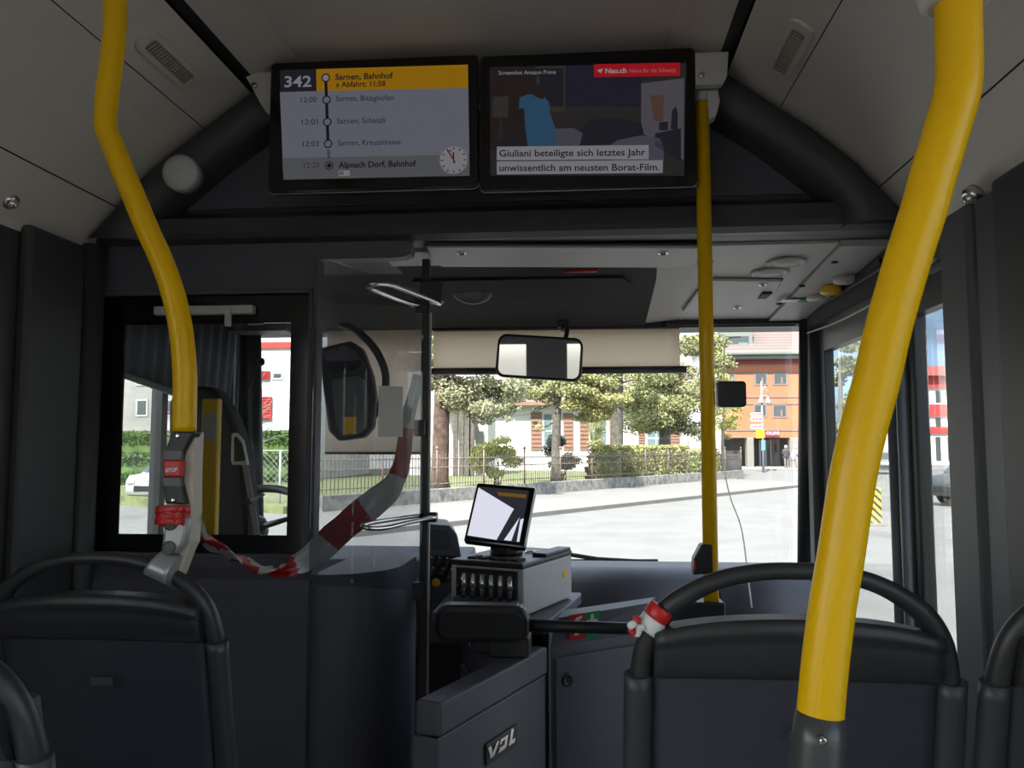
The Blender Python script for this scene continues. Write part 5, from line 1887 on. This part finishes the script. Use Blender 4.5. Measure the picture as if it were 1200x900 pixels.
hedge(712, 806, fence_y(712, .7), fence_y(806, .7), at(760, 522, fence_y(760, .7)).z, 1.0, 'long clipped hedge with brown patches behind the iron fence', 5200, 22)
hedge(818, 844, fence_y(818, .7), fence_y(844, .7), at(830, 526, fence_y(830, .7)).z, 1.0, 'short clipped hedge partly hidden by the yellow middle pole', 1500, 23)
b = MB().m('bin_grey')
p0, p1 = base(844, fence_y(844, .8)), base(868, fence_y(868, .8))
d = (p1 - p0).normalized()
zt2 = at(856, 535, p0.y).z
b.box((p0 + p1) / 2 + FN * .5 + V(0, 0, (zt2 - LAWN) / 2), ((p1 - p0).length, .9, zt2 - LAWN), atan2(d.y, d.x), bevel=.06)
b.m('concrete').box((p0 + p1) / 2 + FN * .5 + V(0, 0, (zt2 - LAWN) + .06), ((p1 - p0).length + .1, 1.0, .12), atan2(d.y, d.x), bevel=.03)
o = b.build('waste_container'); tag(o, 'grey lidded waste container at the far end of the iron fence', 'container')


# ------------------------------------------------------------------ white villa behind the trees
def window_on(root, fp, px0, py0, px1, py1, frame_m='window_white', pane_m='window_dark', bars=True, depth=.12, name='window'):
    """a recessed-looking framed window on a facade; fp(px,py,off) -> point on the facade"""
    a, c = fp(px0, py0, .0), fp(px1, py1, .0)
    f = MB().m(frame_m)
    w = .09
    W = abs(c.x - a.x); H = abs(a.z - c.z)
    f.box2((a.x, a.y - .05, c.z), (c.x, a.y + .05, a.z))
    fo = f.build(name, parent=root)
    g = MB().m(pane_m)
    n = 2 if bars else 1
    for i in range(n):
        for j in range(2 if bars else 1):
            x0 = a.x + w + (W - w) * i / n; x1 = a.x + (W - w) * (i + 1) / n
            z0 = c.z + w + (H - w) * j / (2 if bars else 1); z1 = c.z + (H - w) * (j + 1) / (2 if bars else 1)
            g.box2((x0, a.y - .058, z0), (x1, a.y - .045, z1))
    g.build('pane', parent=fo)
    return fo


YV = 52.0
vl = empty('villa', V(at(650, 500, YV).x, YV, LAWN), 'white villa with brown shutters half hidden behind the garden trees', 'building')
fpv = lambda px, py, off=0: at(px, py, YV - off)
a, c = at(577, 470, YV), at(806, 556, YV)
zr = at(660, 471, YV).z
b = MB().m('white_wall'); b.box2((a.x, YV, LAWN - .1), (c.x, YV + 9, zr)); b.build('wall', parent=vl)
b = MB().m('pink_roof')
b.prism([V(a.x - .8, YV - .8, zr - .05), V(a.x - .8, YV + 9.8, zr - .05), V(a.x - .8, YV + 4.5, zr + 4.2)], (c.x - a.x + 1.6, 0, 0)); b.build('roof', parent=vl)
b = MB().m('shutter_brown'); b.box2((a.x - .8, YV - .85, zr - .25), (c.x + .8, YV - .7, zr - .02)); b.build('eave_board', parent=vl)
def shutter(px0, py0, px1, py1, m_='shutter_brown', root=vl, fp=fpv):
    a, c = fp(px0, py0, .06), fp(px1, py1, .06)
    k = MB().m(m_); k.box2((a.x, a.y - .04, c.z), (c.x, a.y + .03, a.z))
    n = 9
    for i in range(n): k.box(V((a.x + c.x) / 2, a.y - .05, c.z + (a.z - c.z) * (i + .5) / n), (abs(c.x - a.x) * .8, .03, abs(a.z - c.z) / n * .55), Matrix.Rotation(.5, 3, 'X'))
    k.build('shutter', parent=root)
window_on(vl, fpv, 636, 484, 659, 526, pane_m='window_blue'); shutter(622, 483, 635, 527); shutter(660, 484, 672, 527)
window_on(vl, fpv, 691, 484, 712, 526, pane_m='window_blue'); shutter(679, 484, 690, 527)
window_on(vl, fpv, 757, 500, 781, 527, pane_m='window_blue'); shutter(748, 500, 756, 527); shutter(783, 496, 797, 527)
shutter(714, 484, 724, 527)
# left wing: white house with scaffold-like bare porch posts
YW = 42.0
vw = empty('porch_house', V(at(545, 500, YW).x, YW, LAWN), 'pale house with dark porch posts behind the leftmost tree', 'building')
a, c = at(480, 440, YW), at(570, 556, YW)
b = MB().m('white_wall'); b.box2((a.x, YW, LAWN - .1), (c.x, YW + 4.5, a.z)); b.build('wall', parent=vw)
b = MB().m('pale_wall'); q = at(557, 488, YW - .02); q2 = at(572, 520, YW)
b.box2((q.x, YW - .04, q2.z), (q2.x, YW, q.z)); b.build('garage_door', parent=vw)
for px in (534, 541, 549, 553):
    p = at(px, 500, YW - 1.2)
    k = MB().m('bark_grey'); k.box2((p.x - .12, YW - 1.3, LAWN), (p.x + .12, YW - 1.1, at(px, 478, YW).z)); k.build('porch_post', parent=vw)
b = MB().m('dark_red'); b.box2((at(526, 0, YW).x, YW - 1.4, at(0, 482, YW).z), (at(556, 0, YW).x, YW, at(0, 478, YW).z)); b.build('porch_beam', parent=vw)

# ------------------------------------------------------------------ orange corner building
YO2 = 70.0
Z = lambda x, y: (840 + x / 5.29, 390 + y / 5.29)
ob = empty('office_building', V(at(900, 500, YO2).x, YO2, GZ), 'orange three-storey building with tiled roof and shop entrance', 'building')
fo = lambda px, py, off=0: at(px, py, YO2 - off)
def zx(x): return at(Z(x, 0)[0], 500, YO2).x
def zz(yy): return at(900, Z(0, yy)[1], YO2).z
xl, xr = zx(58), zx(700)
b = MB().m('orange_wall'); b.box2((xl, YO2, zz(650)), (xr, YO2 + 12, zz(168))); b.build('wall', parent=ob)
b = MB().m('shop_dark'); b.box2((xl, YO2 + 3.5, GZ), (xr, YO2 + 12, zz(645))); b.build('recessed_ground_floor', parent=ob)
for z0, z1, m_ in ((193, 168, 'dark_red'), (250, 240, 'band_grey'), (402, 392, 'band_grey'), (444, 434, 'band_grey'), (608, 600, 'band_grey'), (200, 194, 'band_grey')):
    k = MB().m(m_); k.box2((xl - .02, YO2 - .06, zz(z0)), (xr, YO2 + .02, zz(z1))); k.build('band', parent=ob)
k = MB().m('eave_grey'); k.box2((xl - .8, YO2 - 1.0, zz(166)), (xr, YO2 + 1, zz(148))); k.box2((xl - 1.0, YO2 - 1.4, zz(146)), (xr, YO2 + 1, zz(122)), bevel=.1); k.build('eave', parent=ob)
zt_ = zz(122)
m = M['tile_red']; nt = m.node_tree
tc = nt.nodes.new('ShaderNodeTexCoord'); wv = nt.nodes.new('ShaderNodeTexWave'); wv.bands_direction = 'Z'; wv.inputs['Scale'].default_value = 1.1; wv.inputs['Distortion'].default_value = .3
rp_ = nt.nodes.new('ShaderNodeValToRGB'); rp_.color_ramp.elements[0].color = (.115, .085, .08, 1); rp_.color_ramp.elements[1].color = (.175, .13, .125, 1)
nt.links.new(tc.outputs['Object'], wv.inputs[0]); nt.links.new(wv.outputs[0], rp_.inputs[0]); nt.links.new(rp_.outputs[0], nt.nodes['Principled BSDF'].inputs['Base Color'])
k = MB().m('tile_red'); k.prism([V(xl - .9, YO2 - 1.3, zt_), V(xl - .9, YO2 + 13, zt_), V(xl - .9, YO2 + 6, zt_ + 5.2)], (xr - xl + 1, 0, 0)); k.build('roof', parent=ob)
# dormer and the pale block to the left
k = MB().m('eave_grey'); k.box2((zx(40), YO2 - .3, zz(112)), (zx(232), YO2 + 4, zz(-60)), bevel=.05); k.build('dormer', parent=ob)
k = MB().m('window_dark'); k.box2((zx(62), YO2 - .36, zz(108)), (zx(205), YO2 - .28, zz(22)));
k.m('window_blue').box2((zx(140), YO2 - .40, zz(106)), (zx(200), YO2 - .35, zz(62)))
k.build('dormer_window', parent=ob)
k = MB().m('white_wall'); k.box2((zx(-60), YO2 + 1, GZ), (zx(56), YO2 + 12, zz(95))); k.box2((zx(-120), YO2 + .8, zz(95)), (zx(58), YO2 + 12, zz(-80))); k.build('side_wing', parent=ob)
for x0, y0, x1, y1 in ((230, 250, 316, 325), (346, 246, 440, 325), (226, 444, 312, 522), (342, 446, 438, 528), (64, 248, 116, 306)):
    a, c = fo(*Z(x0, y0)), fo(*Z(x1, y1))
    f = MB().m('band_grey').box2((a.x, YO2 - .05, c.z), (c.x, YO2 + .05, a.z)).build('window', parent=ob)
    w = .14
    g = MB().m('window_dark'); g.box2((a.x + w, YO2 - .058, c.z + w), (c.x - w, YO2 - .04, a.z - w / 2))
    g.m('band_grey').box2(((a.x * .4 + c.x * .6) - .07, YO2 - .075, c.z + w), ((a.x * .4 + c.x * .6) + .07, YO2 - .05, (a.z + c.z * .6) / 1.6)); g.build('pane', parent=f)
for x0, x1 in ((184, 226), (448, 520)):
    k = MB().m('concrete'); k.box2((zx(x0), YO2 - .1, GZ), (zx(x1), YO2 + .9, zz(650)), bevel=.05); k.build('column', parent=ob)
k = MB().m('window_dark'); k.box2((zx(316), YO2 + 3.3, GZ + .1), (zx(390), YO2 + 3.5, zz(660))); k.m('window_white')
for x in (316, 352, 388): k.box2((zx(x) - .08, YO2 + 3.25, GZ + .1), (zx(x) + .08, YO2 + 3.35, zz(660)))
k.build('shop_door', parent=ob)
k = MB().m('concrete'); k.box2((zx(392), YO2 + 3.2, GZ), (zx(446), YO2 + 3.5, zz(655))); k.m('shop_dark').box2((zx(412), YO2 + 3.1, zz(745)), (zx(424), YO2 + 3.2, zz(690))); k.build('wall_bay', parent=ob)
t = MB().m('magenta_ink'); t.box2((zx(296), YO2 - .20, zz(638)), (zx(384), YO2 - .16, zz(612))); 
t.m('sign_white'); t.text('OLINI', V(zx(302), YO2 - .22, zz(630)), (1, 0, 0), (0, 0, 1), size=(zz(610) - zz(632)) * 1.15, width=zx(382) - zx(302), bold=.03)
t.build('shop_lettering', parent=ob)

# sign mast with lamps and direction signs
YMs = 58.0
sm = empty('sign_mast', V(at(895, 500, YMs).x, YMs, GZ), 'pale blue mast with twin lamps, direction signs and a yellow bus stop sign', 'mast')
Sx = lambda x, yy: at(*Z(x, yy), YMs)
pb = Sx(289, 838); pt = Sx(296, 300)
k = MB().m('pole_blue'); k.tube([V(pb.x, YMs, GZ), V(pb.x, YMs, pt.z)], [.085, .05], 10)
k.tube([Sx(272, 388), Sx(297, 330), Sx(320, 388)], .035, 6); k.tube([Sx(268, 390), Sx(326, 390)], .04, 6); k.build('pole', parent=sm)
for x in (272, 317):
    MB().m('sign_white').lathe(Sx(x, 395), [(.05, 0), (.10, .2), (.24, .42), (.20, .46), (0, .46)], (0, 0, -1), 14).build('lamp', parent=sm)
def sgn(pts, m_, nm, th=.04, off=.1):
    return MB().m(m_).prism([at(*Z(*q), YMs - off) for q in pts], (0, th, 0)).build(nm, parent=sm)
for y0, y1 in ((494, 515), (520, 550), (567, 595)):
    s_ = sgn([(214, y0), (286, y0), (286, y1), (214, y1), (206, (y0 + y1) / 2)], 'sign_white', 'direction_sign')
    k = MB().m('sign_pink'); e = (y1 - y0) * .25
    for x0, x1 in ((222, 236), (240, 254), (258, 280)): k.prism([at(*Z(*q), YMs - .11) for q in ((x0, y0 + e), (x1, y0 + e), (x1, y1 - e), (x0, y1 - e))], (0, .005, 0))
    k.build('sign_print', parent=s_)
sgn([(243, 600), (293, 600), (293, 653), (243, 653)], 'sign_yellow', 'bus_stop_sign')
sgn([(276, 665), (300, 665), (300, 730), (276, 730)], 'sign_blue', 'blue_sign')

# ------------------------------------------------------------------ people
def person(name, loc, label, coat, lean=0.0, facing=0.0, hair='hair_white', stride=.06, coat_len=.80, scale=1.0):
    r = empty(name, loc, label, 'person')
    o0 = Vector(loc)
    R = Matrix.Rotation(facing, 3, 'Z')
    def W(p): return R @ (V(*p) * scale)
    # one continuous body grown along a skeleton
    J_ = {'pelvis': ((0, 0, .95), .13), 'waist': ((0, lean * .3, 1.12), .125), 'chest': ((0, lean * .65, 1.33), .15), 'neck': ((0, lean * .9, 1.48), .055), 'head': ((0, lean + .02, 1.60), .095), 'crown': ((0, lean + .02, 1.68), .075)}
    E_ = [('pelvis', 'waist'), ('waist', 'chest'), ('chest', 'neck'), ('neck', 'head'), ('head', 'crown')]
    for s, k in ((-1, 'l'), (1, 'r')):
        J_.update({k + 'hip': ((s * .09, 0, .88), .10), k + 'knee': ((s * .10, .02 + s * stride, .48), .065), k + 'ankle': ((s * .10, s * stride * 1.6, .09), .045), k + 'toe': ((s * .11, s * stride * 1.6 + .15, .04), .035),
                   k + 'sh': ((s * .19, lean * .8, 1.40), .065), k + 'elb': ((s * .24, lean * .6 + .02, 1.12), .045), k + 'wri': ((s * .22, lean * .6 + .14, .92), .032), k + 'palm': ((s * .21, lean * .6 + .17, .85), .035)})
        E_ += [('pelvis', k + 'hip'), (k + 'hip', k + 'knee'), (k + 'knee', k + 'ankle'), (k + 'ankle', k + 'toe'), ('chest', k + 'sh'), (k + 'sh', k + 'elb'), (k + 'elb', k + 'wri'), (k + 'wri', k + 'palm')]
        for f in range(5):
            nm = k + 'f%d' % f
            L = (.075, .085, .09, .08, .06)[f]
            J_[nm] = ((s * .21 + (f - 2) * .012, lean * .6 + .19 + (.02 if f == 0 else 0), .85 - L), .009)
            E_.append((k + 'palm', nm))
    names = list(J_)
    me = bpy.data.meshes.new('body')
    me.from_pydata([tuple(W(J_[n_][0])) for n_ in names], [(names.index(a), names.index(c)) for a, c in E_], [])
    o = bpy.data.objects.new('body', me); COL.objects.link(o); o.parent = r
    md = o.modifiers.new('skin', 'SKIN')
    for n_, sv in zip(names, me.skin_vertices[0].data):
        sv.radius = (J_[n_][1] * scale,) * 2
        sv.use_root = n_ == 'pelvis'
    md.use_smooth_shade = True
    sd = o.modifiers.new('sub', 'SUBSURF'); sd.levels = 1; sd.render_levels = 1
    me.materials.append(M['trousers'])
    # clothing and head details as children
    b = MB().m(coat)
    prof = [(.165, coat_len), (.185, coat_len + .02), (.175, 1.0), (.165, 1.15), (.19, 1.33), (.17, 1.42), (.07, 1.49), (.06, 1.50)]
    rings = []
    for (rr, z) in prof:
        cy = lean * max(0, (z - .95) / .6)
        rings.append([b.bm.verts.new(o0 + W((rr * 1.15 * cos(2 * pi * j / 16), cy + rr * .85 * sin(2 * pi * j / 16), z))) for j in range(16)])
    for i in range(len(rings) - 1):
        for j in range(16): b._face((rings[i][j], rings[i][(j + 1) % 16], rings[i + 1][(j + 1) % 16], rings[i + 1][j]), True)
    for s in (-1, 1):
        b.tube([o0 + W((s * .18, lean * .8, 1.41)), o0 + W((s * .245, lean * .6 + .02, 1.12)), o0 + W((s * .225, lean * .6 + .13, .94))], [.085 * scale, .065 * scale, .05 * scale], 10)
    b.build('coat', parent=r)
    hd_ = o0 + W((0, lean + .02, 1.62))
    b = MB().m('skin'); b.lathe(hd_ - V(0, 0, .12 * scale), [(.04, 0), (.085, .05), (.105, .12), (.09, .20), (.05, .24), (0, .25)], (0, 0, 1), 16)
    b.tube([hd_ + R @ V(0, .10, .0), hd_ + R @ V(0, .13, -.02)], [.02, .015], 8)
    for s in (-1, 1): b.box(hd_ + R @ V(s * .105, 0, 0), (.02, .05, .06), bevel=.008)
    b.m('soft_black')
    for s in (-1, 1): b.box(hd_ + R @ V(s * .035, .098, .025), (.02, .012, .01))
    b.m('red_ink').box(hd_ + R @ V(0, .095, -.06), (.045, .012, .008))
    b.build('face', parent=r)
    b = MB().m(hair); b.lathe(hd_ + R @ V(0, -.02, -.03), [(.10, 0), (.118, .06), (.115, .12), (.08, .18), (.03, .20), (0, .20)], (0, 0, 1), 16); b.build('hair', parent=r)
    return r


YP2 = 66.0
p = at(921, 530, YP2)
person('person', (p.x, YP2, GZ + .12), 'white-haired person in a dark jacket standing before the shop door', 'coat_dark', facing=0.0)
p = at(928.5, 530, YP2 + 1)
person('person', (p.x - .1, YP2 + .4, GZ + .12), 'stooped person in a long pale coat walking by the right column', 'coat_pale', lean=.22, facing=radians(-70), stride=.12, coat_len=.62)

# ------------------------------------------------------------------ cars
def car(loc, rz, body, label):
    r = empty('car', loc, label, 'car')
    R = Matrix.Rotation(rz, 3, 'Z'); o0 = Vector(loc)
    W = lambda p: o0 + R @ V(*p)
    L, Wd = 4.2, 1.72
    side = [(-2.1, .32), (-2.1, .72), (-1.95, .88), (-1.45, .95), (-.95, 1.38), (-.55, 1.46), (.75, 1.46), (1.35, 1.30), (1.85, .98), (2.08, .92), (2.1, .4), (1.95, .28), (-1.9, .28)]
    n = 8
    b = MB().m(body)
    rows = []
    for k in range(n + 1):
        f = -1 + 2 * k / n
        row = []
        for (x, z) in side:
            tuck = 1 - .22 * max(0, (z - .9) / .56)
            shr = 1 - .05 * abs(f) ** 3
            row.append(b.bm.verts.new(W((x * shr, f * Wd / 2 * tuck, z - .03 * abs(f) ** 4 * (z > .9)))))
        rows.append(row)
    m_ = len(side)
    for k in range(n):
        for j in range(m_): b._face((rows[k][j], rows[k][(j + 1) % m_], rows[k + 1][(j + 1) % m_], rows[k + 1][j]), True)
    b._face(rows[0]); b._face(rows[-1])
    b.build('body', parent=r)
    for s in (-1, 1):
        for x0, x1, lo, hi in ((-1.28, -.05, -.98, -.05), (.03, 1.45, .03, 1.02)):
            g = MB().m('window_dark'); t0, t1 = .98, .80
            g.prism([W((x0, s * (Wd / 2 * t0 + .002), .95)), W((x1, s * (Wd / 2 * t0 + .002), .97)), W((hi, s * (Wd / 2 * t1 + .006), 1.38)), W((lo + .1, s * (Wd / 2 * t1 + .006), 1.38))], R @ V(0, s * .012, 0)); g.build('side_window', parent=r)
    for xa, za, xb_, zb_, nm in ((-1.43, .97, -1.0, 1.35, 'windscreen'), (1.80, 1.03, 1.40, 1.29, 'rear_window')):
        sx = -1 if xa < 0 else 1
        g = MB().m('window_dark'); off = V(sx * .02, 0, .02)
        g.prism([W(V(xa, -.74, za) + off), W(V(xa, .74, za) + off), W(V(xb_, .62, zb_) + off), W(V(xb_, -.62, zb_) + off)], R @ V(-sx * .01, 0, -.01)); g.build(nm, parent=r)
    for x in (-1.32, 1.28):
        for s in (-1, 1):
            k = MB().m('tyre'); ax_ = R @ V(0, s, 0)
            k.lathe(W((x, s * (Wd / 2 - .17), .31)), [(.22, 0), (.30, .02), (.31, .1), (.30, .19), (.22, .20)], ax_, 22)
            k.m('mid_grey').lathe(W((x, s * (Wd / 2 - .17), .31)), [(.21, .19), (.19, .205), (.05, .21), (0, .212)], ax_, 16)
            k.build('wheel', parent=r)
    for s in (-1, 1):
        MB().m('sign_white').box(W((-2.06, s * .62, .70)), (.10, .30, .13), rz, bevel=.03).build('headlight', parent=r)
        MB().m('red_plastic').box(W((2.04, s * .66, .80)), (.10, .22, .16), rz, bevel=.03).build('tail_light', parent=r)
    MB().m('soft_black').box(W((-2.08, 0, .50)), (.06, 1.0, .18), rz, bevel=.02).build('grille', parent=r)
    return r


p = atz(1100, 592, GZ); car((p.x + 1.9, p.y, GZ), radians(15), 'car_dark', 'dark parked car behind the right door glass, nearest to the bus')
p = atz(1046, 556, GZ); car((p.x + .5, p.y + 2, GZ), radians(70), 'car_silver', 'silver parked car far off behind the thick yellow pole')

# striped bollards
for px, py, lb in ((1027, 616, 'yellow and black striped bollard seen right of the thick yellow pole'), (1021, 606, 'yellow and black striped bollard just behind the other one')):
    p = atz(px, py, GZ)
    r = empty('striped_bollard', (p.x, p.y, GZ), lb, 'bollard')
    MB().m('bollard_stripe').box(V(p.x, p.y, GZ + .42), (.22, .10, .80), bevel=.01).build('post', parent=r)
    MB().m('concrete').box(V(p.x, p.y, GZ + .03), (.34, .3, .06), bevel=.01).build('foot', parent=r)

# red and white building on the right with its floors, and the mountain
YK = 85.0
p0, p1 = at(1070, 500, YK), at(1220, 500, YK)
rb2 = empty('block_building', V(p0.x, YK, GZ), 'white block with red bands seen through the passenger door', 'building')
zq = lambda py: at(1098, py, YK).z
b = MB().m('white_wall'); b.box2((p0.x, YK, GZ), (p1.x, YK + 15, zq(440))); b.build('wall', parent=rb2)
for y0, y1 in ((441, 455), (474, 488), (500, 508)):
    k = MB().m('shutter_red'); k.box2((p0.x - .1, YK - .25, zq(y1)), (p1.x, YK + .05, zq(y0))); k.build('band', parent=rb2)
k = MB().m('dark_red'); k.prism([V(p0.x - 1, YK - 1, zq(441)), V(p0.x - 1, YK + 16, zq(441)), V(p0.x - 1, YK + 8, zq(420))], (p1.x - p0.x + 2, 0, 0)); k.build('roof', parent=rb2)
for px in range(1082, 1210, 14):
    for y0, y1 in ((458, 472), (490, 500), (512, 540)):
        a, c = at(px, y0, YK), at(px + 7, y1, YK)
        f = MB().m('window_dark'); f.box2((a.x, YK - .04, c.z), (c.x, YK + .04, a.z)); f.build('window', parent=rb2)
b = MB().m('haze_blue')
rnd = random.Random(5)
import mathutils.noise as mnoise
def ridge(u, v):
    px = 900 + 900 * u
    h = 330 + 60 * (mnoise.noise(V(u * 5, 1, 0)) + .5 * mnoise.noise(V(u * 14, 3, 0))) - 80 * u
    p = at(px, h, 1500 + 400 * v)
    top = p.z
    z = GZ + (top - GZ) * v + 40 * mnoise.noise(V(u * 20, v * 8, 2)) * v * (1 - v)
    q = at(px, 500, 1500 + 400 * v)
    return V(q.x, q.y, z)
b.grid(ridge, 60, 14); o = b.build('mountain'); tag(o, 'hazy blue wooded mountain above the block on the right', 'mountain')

# green trees on the right street side
for i, (px, py, w, h, y, lb) in enumerate(((985, 440, 50, 150, 56, 'green tree seen through the front leaf of the passenger door'),)):
    tree('street_tree', [V(at(px, 500, y).x, y, GZ), at(px, 500, y), at(px, 420, y)], [.25, .12], 'bark_grey', lb, [(clumps(px, py, y, w, h, 16, 40 + i), 1800, .4, 'leaf_pine')])

# ------------------------------------------------------------------ left side, seen through the driver's windows
YH = 36.0
hl = empty('shutter_house', V(at(320, 500, YH).x, YH, GZ), 'white house with red shutters seen through the driver cab', 'building')
fh = lambda px, py, off=0: at(px, py, YH - off)
a, c = at(268, 330, YH), at(372, 560, YH)
b = MB().m('white_wall'); b.box2((a.x, YH, GZ), (c.x, YH + 9, at(320, 300, YH).z)); b.build('wall', parent=hl)
for r4 in ((303, 465, 318, 492), (276, 412, 284, 455)):
    shutter(*r4, 'shutter_red', hl, fh)
shutter(304, 435, 316, 445, 'shutter_red', hl, fh)
window_on(hl, fh, 319, 436, 332, 445, bars=False)
k = MB().m('shutter_red'); k.box2((a.x, YH - .1, at(0, 412, YH).z), (c.x, YH, at(0, 405, YH).z)); k.build('band', parent=hl)
YG = 33.0
a, c = V(at(100, 500, YG).x, YG, GZ), V(at(345, 500, YG).x, YG, GZ)
r = empty('hedge', (a + c) / 2, 'green clipped hedge behind the wire fence on the left', 'hedge')
zt3 = at(320, 503, YG).z
MB().m('leaf_green').box2((a.x, YG, GZ), (c.x, YG + 1.2, zt3 - .05)).build('core', parent=r)
rnd = random.Random(9)
bl = [((a.x + (c.x - a.x) * i / 60, YG, GZ + (zt3 - GZ) * h), .3, .15, .35) for i in range(61) for h in (.15, .5, .85)]
foliage('leaves', bl, 6000, .18, 'leaf_green', r, 3)
b = MB().m('grass'); b.box2((at(262, 500, 21).x, 21, GZ - .1), (c.x + 1.5, YG, GZ + .04)); struct(b.build('lawn_left'))
wf = empty('wire_fence', V(at(320, 500, 20.5).x, 20.5, GZ), 'chain link fence with thin posts on the left verge', 'fence')
fx0, fx1 = at(262, 500, 20.5).x, at(375, 500, 20.5).x
zt4 = at(320, 527, 20.5).z
for i in range(6):
    x = fx0 + (fx1 - fx0) * i / 5
    MB().m('mid_grey').cyl(V(x, 20.5, GZ), V(x, 20.5, zt4), .03, seg=8).build('post', parent=wf)
k = MB().m('mid_grey')
k.tube([V(fx0, 20.5, zt4 - .02), V(fx1, 20.5, zt4 - .02)], .015, 6)
hgt = zt4 - GZ
x = fx0
while x < fx1:
    for s in (-1, 1):
        k.tube([V(x, 20.5, GZ if s > 0 else zt4), V(min(fx1, x + hgt), 20.5, zt4 if s > 0 else GZ)], .006, 3, caps=False)
    x += .16
k.build('wire_mesh', parent=wf)
# pale building and white van further left
YE = 45.0
pe = empty('pale_building', V(at(170, 500, YE).x, YE, GZ), 'pale grey building seen through the driver side window', 'building')
a, c = at(60, 330, YE), at(232, 560, YE)
MB().m('pale_wall').box2((a.x, YE, GZ), (c.x, YE + 10, a.z)).build('wall', parent=pe)
for px in (128, 160, 192, 214):
    for y0, y1 in ((432, 452), (468, 488)):
        window_on(pe, lambda q, w, off=0: at(q, w, YE), px, y0, px + 13, y1, bars=False)
r = empty('bare_tree', V(at(250, 500, 30).x, 30, GZ), 'pale bare tree in front of the left buildings', 'tree')
k = MB().m('twig'); rnd = random.Random(12)
b0 = V(at(255, 500, 30).x, 30, GZ)
k.tube([b0, b0 + V(.1, 0, 2.5)], [.16, .12], 8)
for j in range(60):
    p0 = b0 + V(.1, 0, rnd.uniform(1.2, 2.6)); p = p0
    d = V(rnd.uniform(-1, 1), rnd.uniform(-.6, .6), rnd.uniform(.2, 1.2)).normalized()
    P = [p0]
    for q in range(4):
        d = (d + V(rnd.gauss(0, .3), rnd.gauss(0, .3), rnd.gauss(.05, .25))).normalized(); p = p + d * rnd.uniform(.5, .9); P.append(p)
    k.tube(P, [.05, .035, .025, .015, .008], 5)
k.build('branches', parent=r)
p = atz(190, 596, GZ); car((p.x - .6, p.y + 3.0, GZ), radians(80), 'car_white', 'white car on the street seen through the driver side window')

SC.cycles.use_denoising = True
